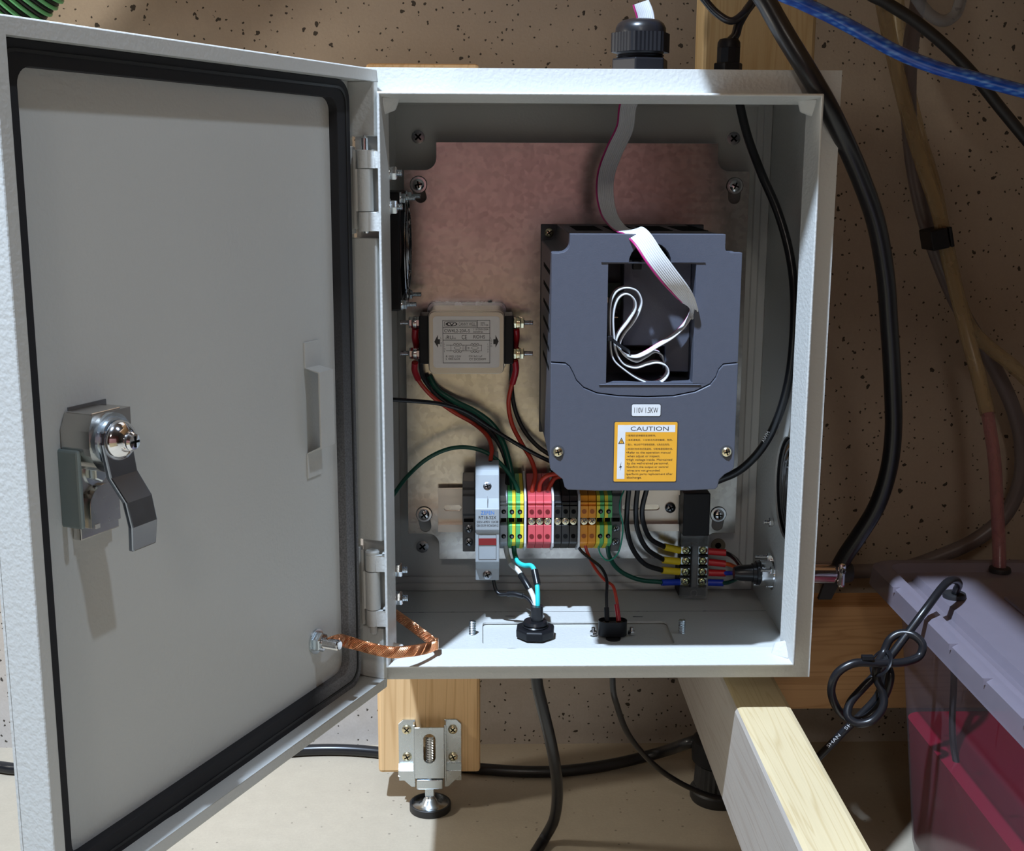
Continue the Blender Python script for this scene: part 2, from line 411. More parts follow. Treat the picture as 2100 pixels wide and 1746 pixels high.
# ---------------------------------------------------------------- the room
def slab(name, x0, x1, y0, y1, z0, z1, mat):
    return struct(MB().box(x0, x1, y0, y1, z0, z1).build(name, mat))
slab('floor', -2600, 2600, -3500, 346, -222, -210, FLOORM)
slab('wall_back', -2600, 2600, 336, 350, -210, 2150, CONCRETE)
slab('wall_front', -2600, 2600, -3514, -3500, -210, 2150, RED_ROOM)
slab('wall_left', -2614, -2600, -3500, 346, -210, 2150, ROOM)
slab('wall_right', 2600, 2614, -3500, 346, -210, 2150, ROOM)
slab('ceiling', -2614, 2614, -3514, 350, 2150, 2162, ROOM)
tag(MB().prism([(-560, 110), (5, 110), (5, -128), (80, -128), (80, -420), (900, -420), (900, 330), (-560, 330)], 560, 579, XY).build('shading_bench_top', FIR_R), 'unseen bench top above the grey enclosure, its outline shaped to block lamp light', 'bench top')  # unseen slab, outline stepped to shade the wall, tub and inverter

red_rf = empty('red_reflector', (-110, -1200, 95), 'unseen dull red box added behind the viewpoint to tint the plate reflection', 'reflector')  # unseen box added to put a red reflection in the mounting plate
REDP = plain('red_paint', (.36, .165, .145), .6)
MB().box(-420, 220, -1400, -1052, 95, 420).build('red_reflector_body', REDP, red_rf, bevel=6)
for k in range(2): MB().box(-400, 200, -1053, -1046, 110+k*152, 252+k*152).build('red_reflector_panel', REDP, red_rf, bevel=3)
tan_rf = empty('tan_reflector', (-110, -1200, -210), 'unseen pale wooden block added beneath the red box for tan plate reflections', 'stand')  # unseen block added for the tan reflection low in the plate
MB().box(-460, 260, -1420, -1040, 72, 95).build('tan_reflector_top', PINE, tan_rf, bevel=3)
MB().box(-440, 240, -1400, -1046, -205, 72).build('tan_reflector_body', PINE, tan_rf, bevel=3)

# ---------------------------------------------------------------- lumber frame
t = MB().box(-163, -74, 218, 256, -180, 420).build('lumber_post', FIR, bevel=3)
tag(t, 'orange-toned lumber post behind the grey enclosure, standing on a steel levelling foot', 'post')
t = MB().box(101, 190, 218, 256, -18, 560).build('lumber_post', FIR2, bevel=3)
tag(t, 'yellow lumber post rising above the enclosure behind the small black cable gland', 'post')
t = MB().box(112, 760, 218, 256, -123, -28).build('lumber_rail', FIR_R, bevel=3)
tag(t, 'shaded orange lumber rail running behind the pink plastic tub', 'rail')
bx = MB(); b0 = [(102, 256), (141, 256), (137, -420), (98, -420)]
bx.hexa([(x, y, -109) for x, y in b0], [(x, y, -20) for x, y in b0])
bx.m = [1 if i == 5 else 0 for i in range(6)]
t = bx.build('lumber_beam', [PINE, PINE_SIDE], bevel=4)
tag(t, 'pale sawn lumber beam pointing at the viewer from under the enclosure', 'beam')

# ---------------------------------------------------------------- enclosure
enc = empty('electrical_enclosure', (0, 100, 0), 'grey painted steel electrical enclosure with its hinged door swung open', 'enclosure')
HW = 151.0
m = MB()
m.box(-HW, HW, 0.8, 217, 398.5, 400)                                   # roof
m.box(-HW, -HW+1.5, 0.8, 217, 0, 400)                                   # hinge side
fl = rrect(-72, 68, 58, 104.5, 4)
m.prism([(-HW, .8), (HW, .8), (HW, 217), (-HW, 217)], 0, 1.5, XY, [fl])   # floor with the gland opening
m.prism([(.8, 0), (217, 0), (217, 400), (.8, 400)], HW-1.5, HW, YZ, [circ(80, 112, 38, 40), circ(110, 38, 9, 18)])
o_, i_ = [(-HW, 0), (HW, 0), (HW, 400), (-HW, 400)], [(-HW+15.5, 15.5), (HW-15.5, 15.5), (HW-15.5, 384.5), (-HW+15.5, 384.5)]
m.prism(o_, -.7, .8, XZ, [i_])                                          # front flange
m.build('body', PAINT, enc, bevel=.6, seg=1)
m = MB(); prof = [(15.2, .8), (15.2, -18.0), (15.8, -18.8), (16.8, -18.9), (20.8, 1.5), (20.0, 3.2)]
rings = [[(-HW+w, y, w), (HW-w, y, w), (HW-w, y, 400-w), (-HW+w, y, 400-w)] for w, y in prof]
vs = [p for r_ in rings for p in r_]; k = len(rings)
m._add(vs, [(j*4+i, j*4+(i+1)%4, ((j+1)%k)*4+(i+1)%4, ((j+1)%k)*4+i) for j in range(k) for i in range(4)])
m.build('door_lip', PAINT, enc, bevel=.5, seg=2)
for sx, sz in ((-1, 1), (1, 1), (1, -1), (-1, -1)):                      # welded corner tabs of the lip
    cx, cz = sx*(HW-18), 200+sz*(200-18); m = MB()
    q0 = [(cx, -13.5, cz), (cx-sx*10.5, -7, cz-sz*.5), (cx-sx*7.5, -3.5, cz-sz*7.5), (cx-sx*.5, -7, cz-sz*10.5)]
    m.hexa(q0, [(x, y+2.2, z) for x, y, z in q0]); m.build('corner_tab', PAINT, enc, bevel=.8)
m = MB().box(-149.4, 149.4, 181, 183, 1.6, 398.4); m.build('back_panel', PAINT_IN, enc)
m = MB()
for wd, th in ((6.5, 4.5), (11.5, 2.2)):
    x, z0, z1 = 149.4, 1.6, 398.4
    m.prism([(-x, z0), (x, z0), (x, z1), (-x, z1)], 181-th, 181, XZ, [[(-x+wd, z0+wd), (x-wd, z0+wd), (x-wd, z1-wd), (-x+wd, z1-wd)]])
m.build('back_rim', PAINT_IN, enc, bevel=.7, seg=1)
MB().prism(rrect(-76, 72, 54, 108.5, 4), -3.2, -.9, XY).build('gland_plate', PAINT, enc)
for px in (-79.5, 76): MB().thread((px, 79, 1.4), (px, 79, 12), 2.7).build('threaded_stud', ZINC, enc)
for sx, z in ((-1, 363), (1, 363), (-1, 38.2), (1, 38.2)):
    if sx > 0 and z < 100: continue
    g = MB().prism(circ(sx*120.7, z, 6.2, 24), 180.4, 181.1, XZ).build('screw_seat', PAINT_IN, enc)
    screw(enc, (sx*120.7, 180.2, z), (0, -1, 0), 5.0, 1.2, [DARKST, VOID], 'mounting_screw', .3+z*.01, True)
BUSH = plain('tarnished_brass', (.20, .165, .11), .5)
g = MB().prism(circ(120.7, 38.2, 6, 24), 180.2, 181.1, XZ, [circ(120.7, 38.2, 2.6, 16)]).build('bushing', BUSH, enc)
MB().prism(circ(120.7, 38.2, 2.6, 16), 180.7, 181.1, XZ).build('bushing_hole', VOID, enc)
MB().box(-149.3, 149.3, 126.2, 126.9, 1.4, 1.62).build('floor_seam', DARKST, enc)
for p_ in ((-50.9,49.6,1.6), (47.9,48.2,1.6), (-50.8,117.1,1.6), (47.6,114.7,1.6)):
    MB().prism([(p_[0]+4*math.cos(w), p_[1]+1.0*math.sin(w)) for w in [2*PI*i/14 for i in range(14)]], 1.4, 1.63, XY).build('floor_slot', DARKST, enc)
# hinge bolts inside the lip
for z in (336.4, 315.3, 75.3, 55.4):
    m = MB(); x = -131.5
    m.cyl((x, 6, z), (x+1.4, 6, z), 5.2, 18); m.hexnut((x+1.4, 6, z), (1, 0, 0), 4.6, 4.2); m.thread((x+5.6, 6, z), (x+9, 6, z), 2.3, .9, 10)
    m.build('hinge_nut', ZINC, enc)
MB().box(-149.5, -131.5, 3, 11, 297, 357).build('hinge_block', PAINT, enc)
MB().box(-149.5, -131.5, 3, 11, 41, 98).build('hinge_block', PAINT, enc)
# door hinges
HX, HY = -144.3, -10.5
def hinge(zs, cap_top):
    z0, za, zb, z1 = zs
    for c0, c1 in ((z0, za), (zb, z1)):
        m = MB(); m.cyl((HX, HY, c0+.2), (HX, HY, c1-.2), 4.7, 24); m.box(HX+2, -135.6, HY-4.4, HY-1.2, c0+.2, c1-.2)
        m.box(-138, -135.6, HY-4.4, -.6, c0+.2, c1-.2); m.build('hinge_knuckle', PAINT, enc, bevel=.3, seg=1)
    m = MB(); m.cyl((HX, HY, za+.25), (HX, HY, zb-.25), 4.9, 24); m.box(HX-6, HX, HY-1, HY+1.2, za+.25, zb-.25); m.build('hinge_barrel', PAINT, enc)
    top_p = [(0, 4.6), (1.6, 4.7), (2.6, 3.8)] if cap_top else [(0, 2.3), (7, 2.3), (8.6, .9)]
    low_p = [(0, 2.5), (5.2, 2.5), (6.4, 1.5)] if cap_top else [(0, 2.6), (1.2, 1.8)]
    for zz, dz, pp in ((z1-.2, 1, top_p), (z0+.2, -1, low_p)):
        MB().lathe((HX, HY, zz), (0, 0, dz), pp, 20).build('hinge_pin', PAINT if cap_top else STEEL, enc)
hinge((300.7, 313, 339, 350.5), False)
hinge((42.4, 54, 80.3, 92), True)

# ---------------------------------------------------------------- the open door (u runs from the hinge to the free edge)
DA = Vector((-136.1, -6.8, 0)); DU = Vector((-.42626, -.9046, 0)); DN = Vector((.9046, -.42626, 0))
def TD(u, off, z): return DA+DU*u+DN*off+Vector((0, 0, z))
UZ = lambda a, b, t: (a, t, b)
DW, DZ0, DZ1 = 303.6, -2.9, 398.6
m = MB(TD)
m.box(0, DW, -20, -18.5, DZ0, DZ1)
door = m.build('door', PAINT, enc)
m = MB(TD)
rim = [(0, DW, DZ1-7, DZ1), (0, DW, DZ0, DZ0+7), (DW-7, DW, DZ0+7, DZ1-7)]
m.box(0, DW, -18.6, 0, DZ1-7, DZ1); m.box(0, DW, -18.6, 0, DZ0, DZ0+7); m.box(DW-7.5, DW, -18.6, 0, DZ0+7, DZ1-7)
for z0, z1 in ((DZ0+7, 40), (100, 296.5), (358.5, DZ1-7)): m.box(0, 4.6, -18.6, 0, z0, z1)
m.build('door_rim', PAINT, door, bevel=.8)
m = MB(TD)
m.prism(rrect(12.5, DW-9, 3.2, 391.5, 12, 6), -18.6, -12.5, UZ, [rrect(27, DW-24, 16.5, 380.5, 8, 6)])
m.build('gasket', GASKET, door, bevel=1.6, seg=3)
m = MB(TD).prism(rrect(16.5, DW-13, 7.5, 387.5, 10, 6), -12.6, -11.9, UZ, [rrect(18, DW-14.5, 9, 386, 9, 6)])
m.build('gasket_groove', RUBBER, door)
for z0, z1 in ((299, 352.5), (38, 95)):
    MB(TD).box(1.5, 12, -18.6, -15.5, z0, z1).build('hinge_leaf', PAINT, door, bevel=.8)
    MB(TD).box(3.2, 5.6, -15.6, -13.4, z0+3, z1-2).build('hinge_fold', PAINT, door, bevel=.6)
# riveted strap bracket near the hinge side
m = MB(TD); pf = [(-18.5, 237), (-18.5, 221.5), (-8.6, 219), (-8.6, 174), (-18.5, 169), (-18.5, 153.5)]
out_ = pf+[(a+1.3, b) for a, b in reversed(pf)]
out_[6+1] = (pf[4][0]+1.3, pf[4][1]+.2); out_[6+2] = (pf[3][0]+1.3, pf[3][1]-.8); out_[6+3] = (pf[2][0]+1.3, pf[2][1]+.8)
m.prism([(a, b) for a, b in out_], 46.5, 62, lambda a, b, t_: (t_, a, b)); m.build('strap_bracket', PAINT, door, bevel=.4, seg=1)
# earth stud with nut
m = MB(TD); c = (57.5, -18.5, 47)
def nutT(mb, o, r, h, n=6): return mb.lathe(o, (0, 1, 0), [(0, r*.93), (h*.12, r), (h*.85, r), (h, r*.86)], n, .3, False)
m.lathe(c, (0, 1, 0), [(0, 8), (1.2, 8), (1.3, 5)], 22); nutT(m, (57.5, -17.2, 47), 6.4, 4.6); m.build('earth_nut', ZINC, door)
m = MB(TD); m.lathe((57.5, -12.8, 47), (0, 1, 0), [(0, 4.4)]+[(i*.5+.01, 2.7 if i % 2 else 3.5) for i in range(1, 24)]+[(12.2, 2.6)], 16); m.build('earth_stud', STEEL, door)
# ---- latch
m = MB(TD).box(232.5, 257.5, -18.6, -17.9, 168, 231); m.build('latch_cutout', DARKST, door)
m = MB(TD)
m.prism([(a, b) for a, b in ([(262-27, 229), (262-27, 222), (262-27, 214)]+[(250+13.2*math.cos(w), 214+13.2*math.sin(w)) for w in [PI+PI*i/12 for i in range(13)]]+[(263.2, 222), (260, 229)])], -18, -1.5, UZ)
NICKEL = mat_shiny('nickel', (.62, .60, .57), .25)
m.build('latch_housing', NICKEL, door, bevel=1.0)
MB(TD).box(240, 259, -18, -3, 228.4, 229.6).build('latch_top_plate', NICKEL, door, bevel=.3, seg=1)
m = MB(TD); m.box(262.5, 265.5, -20, -7, 176, 213); m.build('latch_side_plate', mat_shiny('grey_green_plate', (.30, .36, .36), .5, .6), door, bevel=1.2)
m = MB(TD); m.box(236, 262.5, -18.4, -12.5, 190, 206); m.build('latch_bridge', NICKEL, door, bevel=1.5)
m = MB(TD); m.box(233.5, 259.5, -18.4, -13.5, 168.5, 192); m.build('latch_foot', NICKEL, door, bevel=.6)
m = MB(TD); pts = [(236.5, 174)]+[(246.5+10*math.cos(PI-PI*i/14), 184+9.5*math.sin(PI-PI*i/14)) for i in range(15)]+[(256.5, 174)]
m.prism(pts, -13.6, -9.6, UZ); m.build('latch_boss', NICKEL, door, bevel=1.4, seg=3)
MB(TD).box(251, 254, -9.7, -9.3, 173.3, 175.4).build('latch_window', WHITE, door)
m = MB(TD); m.lathe((249, -12.6, 200), (0, 1, 0), [(0, 7), (1, 7), (1.1, 5)], 20); nutT(m, (249, -11.6, 200), 5, 3.6); m.build('latch_bolt', ZINC, door)
m = MB(TD)                                                            # cranked cam arm
arm = [((251.5, 222), (251.5, 216), (249, 200), (245.5, 188), (244.2, 176), (242.5, 163.5)), (1.5, 1.5, 2.2, 7.2, 8.6, 6.2)]
wds = (8.6, 9.6, 9.2, 9.0, 8.8, 8.2)
L0 = [(p[0]+w_, o__, p[1]) for p, o__, w_ in zip(arm[0], arm[1], wds)]; R0 = [(p[0]-w_, o__, p[1]) for p, o__, w_ in zip(arm[0], arm[1], wds)]
vs = []
for l_, r_ in zip(L0, R0): vs += [l_, r_, (r_[0], r_[1]+3, r_[2]), (l_[0], l_[1]+3, l_[2])]
fs = [(3, 2, 1, 0), (20, 21, 22, 23)]
for j in range(5): fs += [(j*4+i, j*4+(i+1)%4, j*4+4+(i+1)%4, j*4+4+i) for i in range(4)]
m._add(vs, fs); m.build('latch_arm', mat_shiny('blued_steel', (.34, .37, .42), .20), door, bevel=.8)
m = MB(TD); m.lathe((250.5, -1.5, 216.5), (0, 1, 0), [(0, 12.4), (2.9, 12.4), (3.0, 10.5), (5.0, 10.5), (5.2, 9.6)], 28); m.build('latch_washer', ZINC, door)
m = MB(TD); m.lathe((250.5, 4.4, 216.5), (0, 1, 0), [(0, 9.4), (1.2, 9.4), (3, 8.4), (5, 6.2), (6.2, 4.4)], 28); m.build('latch_dome_nut', CHROME, door)
m = MB(TD); m.lathe((250.5, 10.4, 216.5), (0, 1, 0), [(0, 4.3), (2, 4.5), (3.2, 3.6), (3.6, .1)], 18)
for k in range(2): m.mat(1).box(250.5-(2.6 if k else .5), 250.5+(2.6 if k else .5), 13.6, 14.15, 216.5-(.5 if k else 2.6), 216.5+(.5 if k else 2.6))
m.build('latch_screw', [CHROME, VOID], door)

# ---------------------------------------------------------------- mounting plate
PY = 163.5
mp = empty('mounting_plate', (0, PY, 33), 'galvanised steel mounting plate with notched corners inside the enclosure', 'plate')
x0, x1 = -131, 130.5
def notch(cx, cz, sx, sz, r=9, n=5):       # concave corner of the outline
    return [(cx+sx*r*math.cos(w), cz+sz*r*math.sin(w)) for w in [PI/2*i/n for i in range(n+1)]]
nt, nb, nw = 338.3, 54.2, 24.5
out = [(x0+nw, 33), (x1-nw, 33)]
out += [(x1-nw, nb-9)]+[(x1-nw+9-9*math.cos(PI/2*i/5), nb-9+9*math.sin(PI/2*i/5)) for i in range(1, 6)]+[(x1, nb), (x1, nt)]
out += [(x1-nw+9, nt)]+[(x1-nw+9-9*math.sin(PI/2*i/5), nt+9-9*math.cos(PI/2*i/5)) for i in range(1, 6)]+[(x1-nw, 358.8)]
out += [(x0+nw, 358.8), (x0+nw, nt+9)]+[(x0+nw-9+9*math.cos(PI/2*i/5), nt+9-9*math.sin(PI/2*i/5)) for i in range(1, 6)]+[(x0, nt), (x0, nb)]
out += [(x0+nw-9, nb)]+[(x0+nw-9+9*math.sin(PI/2*i/5), nb-9+9*math.cos(PI/2*i/5)) for i in range(1, 6)]
holes = []; scr = []
for px, pz, dz, dx in ((-120, 327.5, -9, 1.5), (119.5, 327.5, -9, 0), (-118.3, 70.2, -10, 1), (116.5, 69.5, -9, -.5)):
    hole = [(px+6.6*math.cos(w), pz+6.6*math.sin(w)) for w in [-.75+(PI+1.5)*i/12 for i in range(13)]]
    hole += [(px+dx-4.6*math.cos(w), pz+dz-4.6*math.sin(w)) for w in [PI*i/8 for i in range(9)]]
    holes.append(hole); scr.append((px, pz))
MB().prism(out, PY, PY+1.8, XZ, holes).build('plate', GALV, mp, bevel=.4, seg=1)
for i, (px, pz) in enumerate(scr):
    m = MB(); m.lathe((px, PY-.1, pz), (0, -1, 0), [(0, 6.0), (1.1, 6.0), (1.2, 3.2)], 24); m.build('washer', STEEL, mp)
    screw(mp, (px, PY-1.3, pz), (0, -1, 0), 4.4, 2.4, [STEEL, VOID], 'plate_screw', .2+i)
    MB().cyl((px, PY+2, pz), (px, 181, pz), 5, 14).build('standoff', DARKST, mp)

# ---------------------------------------------------------------- DIN rail
rail = empty('mounting_rail', (-12, 156, 57.5), 'slotted steel mounting rail carrying the terminals across the metal plate', 'rail')
rx0, rx1, rz0, rz1 = -107, 84, 57.6, 93.4
m = MB(); pr = [(156, rz0), (156, rz0+6), (162, rz0+6), (162, rz1-6), (156, rz1-6), (156, rz1)]
th = [(157.2, rz1), (157.2, rz1-4.8), (163.3, rz1-4.8), (163.3, rz0+4.8), (157.2, rz0+4.8), (157.2, rz0)]
m.prism(pr[:3]+[(162, rz0+6.01)]+[(163.3, rz0+6.01), (163.3, rz0+4.8)]+th[4:], rx0, rx1, YZ)
m.prism([(156, rz1), (156, rz1-6), (162, rz1-6), (163.3, rz1-6), (163.3, rz1-4.8), (157.2, rz1-4.8), (157.2, rz1)], rx0, rx1, YZ)
m.prism([(rx0, rz0+6), (rx1, rz0+6), (rx1, rz1-6), (rx0, rz1-6)], 162, 163.3, XZ, [slot_poly(cx, 75.6, 7, 2.4) for cx in (-95.5, -70, 20, 46, 62)])
m.build('rail_profile', RAILM, rail, bevel=.4, seg=1)
screw(rail, (77.5, 161.8, 75.6), (0, -1, 0), 4.2, 2.6, [DARKST, VOID], 'rail_screw', .5)

# ---------------------------------------------------------------- frequency inverter
inv = empty('frequency_inverter', (33, 163, 131), 'slate grey frequency inverter with amber caution sticker bolted to the plate', 'inverter')
VX0, VX1, VZ0, VZ1 = -28.0, 93.5, 131.5, 299.0
MB().box(VX0+.5, VX1+3, 160.5, 163.4, VZ0+6, VZ1-.5).build('base_flange', VFDD, inv, bevel=.5, seg=1)
def arcpts(cx, cz, r, a0, a1, n=6): return [(cx+r*math.cos(math.radians(a0+(a1-a0)*i/n)), cz+r*math.sin(math.radians(a0+(a1-a0)*i/n))) for i in range(n+1)]
# upper outline: notched top corners, dipping seam below
seam = [(-28.7,0.0,217.4), (-18.3,0.0,216.7), (-15.8,0.0,214.8), (-13.5,0.0,210.7), (-11.2,0.0,205.6), (-6.4,0.0,200.8), (2.2,0.0,197.2), (16.5,0.0,195.3), (35.0,0.0,194.7), (51.8,0.0,195.3), (66.1,0.0,198.2), (75.8,0.0,203.0), (79.4,0.0,207.8), (81.1,0.0,212.9), (83.9,0.0,216.1), (93.7,0.0,217.1)]
seam = [(x, z) for x, _, z in seam]
seam[0] = (VX0, seam[0][1]); seam[-1] = (VX1, seam[-1][1])
top = [(VX1, 287.5), (VX1-8, 287.5)]+arcpts(VX1-8, 290.5, 3, 270, 180, 4)+[(VX1-11, 299)]
top += [(VX0+11.5, 299), (VX0+11.5, 294)]+arcpts(VX0+5, 293.5, 6.5, 0, -90, 5)+[(VX0, 287)]
bx0, bx1, bz0, bz1 = (8.1,0.0,203.0)[0], (64.3,0.0,203.0)[0], (35.7,0.0,203.3)[2], (33.7,0.0,280.4)[2]
ncx = (34.7,0.0,280.4)[0]
bay = [(bx0, bz0), (bx1, bz0), (bx1, bz1), (ncx+14, bz1)]+arcpts(ncx, bz1, 13.6, 0, 180, 12)+[(ncx-14, bz1), (bx0, bz1)]
MB().prism(seam+top, 0, 9, XZ, [bay]).build('front_cover', VFDM, inv, bevel=1.0, seg=3)
# the case behind the cover, notched the same way, with the bay as a tray
low = [(VX0, 150)]+[(VX0+.6, 146), (VX0+3.5, 143.6), (VX0+6.5, 141), (VX0+8.5, 139.5), (VX0+10, 134), (VX0+12, 132.3), (VX0+30, 131.6), (VX1-30, 131.6), (VX1-12, 132.4), (VX1-10.4, 134), (VX1-9.4, 139), (VX1-6, 142.6), (VX1-1.5, 145), (VX1, 147.5)]
case = [(VX0+1.2, 150)]+[(x+(.8 if x < 0 else -.8), z) for x, z in low[1:-1]]+[(VX1-1.2, 148)]+[(x+(1.0 if x < 33 else -1.0), z-.6) for x, z in top]
trayhole = [(bx0-1, bz0-1), (bx1+1, bz0-1), (bx1+1, bz1+14), (bx0-1, bz1+14)]
m = MB(); m.prism(case, 9.1, 52, XZ, [trayhole]); m.prism(case, 52, 160.4, XZ)
m.build('case', VFDM, inv, bevel=.6, seg=1)
# lower cover
lower = [(x, z-.7) for x, z in seam]; 
MB().prism(low+list(reversed(lower)), -1.2, 9, XZ).build('lower_cover', VFDM, inv, bevel=1.0, seg=3)
# tray interior: side cheeks, sloped ramp, circuit board, sockets
MB().box(bx0-.9, bx1+.9, 49, 51.5, bz0-.9, bz1+13.9).build('bay_floor', VFDD, inv)
m = MB(); zc = bz0+21
m.prism([(bx0+13, zc), (bx1-15, zc), (bx1-15, bz0+4), (bx1+.8, bz0+4), (bx1+.8, bz1+.8), (bx0+13, bz1+.8)], 0, 1, lambda a, b, t_: (a, 27+t_*21-(a-bx0)*.10+(b-bz0)*.02, b)); m.build('bay_panel', VFDM, inv, bevel=.6)
pb = MB().box(bx0, bx0+16, 44, 46, bz0+20, bz1-16).build('circuit_board', PCB, inv)
for i in range(14):
    x = bx0+1.5+random.random()*12; z = bz0+24+random.random()*34; w_ = .8+random.random()*2.4; h_ = .6+random.random()*3
    MB().box(x, min(bx0+15.5, x+w_), 42.4+random.random(), 44.2, z, z+h_).build('chip', random.choice([BLACK, BLACK, BRASS, GREYP]), pb)
MB().box(ncx-9, ncx-3.5, 14, 22, bz1-5, bz1+1).build('latch_tab', BLACK, inv, bevel=.5)
MB().box(bx0+18, bx0+36, 30, 46, bz0+9, bz0+17).build('bay_socket', BLACK, inv, bevel=.5)
m = MB()                                     # flared lips above and below the bay
for z, s_ in ((bz1, 1), (bz0, -1)):
    q = [(bx0-5, -.05, z+s_*1.1), (bx1+6, -.05, z+s_*1.1), (bx1+.5, 2.2, z), (bx0-.5, 2.2, z)]
    m._add(q+[(x, y-.9, zz) for x, y, zz in q], [(0,1,2,3), (7,6,5,4)]+[(i, (i+1)%4, 4+(i+1)%4, 4+i) for i in range(4)])
m.build('bay_lip', VFDM, inv, bevel=.3, seg=1)
for i in range(6):                           # vent slots on the visible flank and the top
    z = 205+i*13; MB().box(VX0+.9, VX0+1.6, 40, 120, z, z+3).build('vent_slot', VOID, inv)
for i in range(4):
    MB().box(-8+i*24, 10+i*24, 60, 130, 298.0, 298.65).build('vent_slot', VOID, inv)
for px in ((-22.7,0.0,158.0), (88.0,0.0,157.8)):
    m = MB().cyl((px[0], -1.3, px[2]), (px[0], -.9, px[2]), 4.4, 24); m.build('screw_recess', VFDD, inv)
    screw(inv, (px[0], -1.3, px[2]), (0, -1, 0), 3.1, 1.8, [BRASS, VOID], 'cover_screw', .25)
screw(inv, (-21.3, 160.3, 292), (0, -1, 0), 3.4, 2.2, [BRASS, VOID], 'flange_screw', .6)
# rating label and caution sticker
LY = -1.25
lx0, lx1, lz0, lz1 = (25.1,-1.0,181.9)[0], (43.8,-1.0,181.9)[0], (34.5,-1.0,181.8)[2], (34.3,-1.0,189.5)[2]
MB().prism(rrect(lx0-.6, lx1+.6, lz0-.6, lz1+.6, 1.4), LY, LY+.3, XZ).build('label_recess', VFDD, inv)
la = MB().prism(rrect(lx0, lx1, lz0, lz1, 1.1), LY-.25, LY, XZ).build('rating_label', LABELW, inv); la['label'] = 'white rating label'
text('110V 1.5KW', (lx0+1.6, lx1-1.6, lz0+2.1, lz1-2.0), LY-.32, INK, la)
cx0, cx1, cz0, cz1 = (14.1,-1.0,138.1)[0], (55.2,-1.0,138.0)[0], (34.7,-1.0,137.9)[2], (33.7,-1.0,177.7)[2]
MB().prism(rrect(cx0-.7, cx1+.7, cz0-.7, cz1+.7, .8), LY, LY+.3, XZ).build('label_recess', VFDD, inv)
ca = MB().prism(rrect(cx0, cx1, cz0, cz1, .9), LY-.25, LY, XZ).build('caution_label', LABELO, inv); ca['label'] = 'amber caution sticker'
cw, ch = cx1-cx0, cz1-cz0
def cp(u0, u1, v0, v1): return (cx0+cw*u0, cx0+cw*u1, cz1-ch*v1, cz1-ch*v0)
TY = LY-.34
a_, b_, c_, d_ = cp(.05, .965, .045, .165); MB().box(a_, b_, TY+.05, LY-.2, c_, d_).build('white_band', LABELW, ca)
a_, b_, c_, d_ = cp(.05, .172, .1655, .955); MB().box(a_, b_, TY+.05, LY-.2, c_, d_).build('white_band', LABELW, ca)
text('CAUTION', cp(.255, .86, .072, .142), TY, INK, ca)
# warning triangle and lightning flash
tz = lambda u, v: (cx0+cw*u, cz1-ch*v)
m = MB(); m.prism([tz(.062, .36), tz(.162, .36), tz(.112, .255)], TY, TY+.05, XZ, [[tz(.08, .35), tz(.144, .35), tz(.112, .277)]]); m.build('warning_triangle', INK, ca)
MB().prism([tz(.08, .35), tz(.144, .35), tz(.112, .277)], TY, TY+.05, XZ).build('triangle_fill', LABELO, ca)
text('!', cp(.108, .117, .295, .343), TY-.04, INK, ca)
MB().prism([tz(.12, .665), tz(.085, .765), tz(.108, .76), tz(.098, .82), tz(.128, .735), tz(.106, .74)], TY, TY+.05, XZ).build('lightning_flash', INK, ca)
lines = ['• 使用前请详细阅读说明书。', '• 本机通电后，十分钟之内请勿触摸，危险。', '• 输入、输出线不可接错或短路，以免发生危险。', '• 检测时勿将测试表接地，切断电源后再检测。',
 '•Refer to the operation manual', ' when adjust or inspect.', '•High voltage inside. Maintained', ' by the well-trained personnel.', '•Confirm the output or control', ' wires are not grounded.', '•perform parts replacement after', ' discharge.']
ends = (.66, .93, .885, .935, .90, .735, .93, .875, .87, .745, .945, .45)
for i, ln in enumerate(lines):
    v = .205+i*.0752 if i < 4 else .49+(i-4)*.0605
    text(ln.strip(), cp(.195 if not ln.startswith(' ') else .21, ends[i], v, v+(.034 if i < 4 else .046)), TY, INK, ca)

# ---------------------------------------------------------------- ribbon cable
def ribbon(name, pts, dirs, width, parent=None, label=None, ncond=10, per=8):
    P = spline(pts, per); D = spline(dirs, per); P, D = P[:min(len(P), len(D))], D[:min(len(P), len(D))]
    out = []
    for lo, hi, nm, mt in ((0, 1, 'marked_conductor', RIBRED), (1, ncond, 'conductor_band', RIB)):
        m = MB(); prof = []
        for c in range(lo, hi):
            for k, th_ in ((0, .10), (.2, .40), (.5, .52), (.8, .40)): prof.append(((c+k)/ncond-.5, th_))
        prof.append((hi/ncond-.5, .10)); vs = []; K = len(prof)
        for i, p in enumerate(P):
            t_ = (P[min(i+1, len(P)-1)]-P[max(i-1, 0)]).normalized(); d = D[i].normalized(); d = (d-t_*d.dot(t_)).normalized(); nn = t_.cross(d)
            vs += [p+d*w_*width+nn*h_ for w_, h_ in prof]+[p+d*w_*width-nn*h_ for w_, h_ in reversed(prof)]
        R = 2*K
        m._add(vs, [(j*R+i, j*R+(i+1)%R, (j+1)*R+(i+1)%R, (j+1)*R+i) for j in range(len(P)-1) for i in range(R)], True)
        m._add(vs[:R], [tuple(range(R))], False); m._add(vs[-R:], [tuple(range(R))], False)
        out.append((nm, m, mt))
    root = empty(name, pts[0]) if parent is None else parent
    for nm, m, mt in out: m.build(nm, mt, root, sharp=80)
    return root
RX, RY = (1, 0, 0), (0, 1, 0)
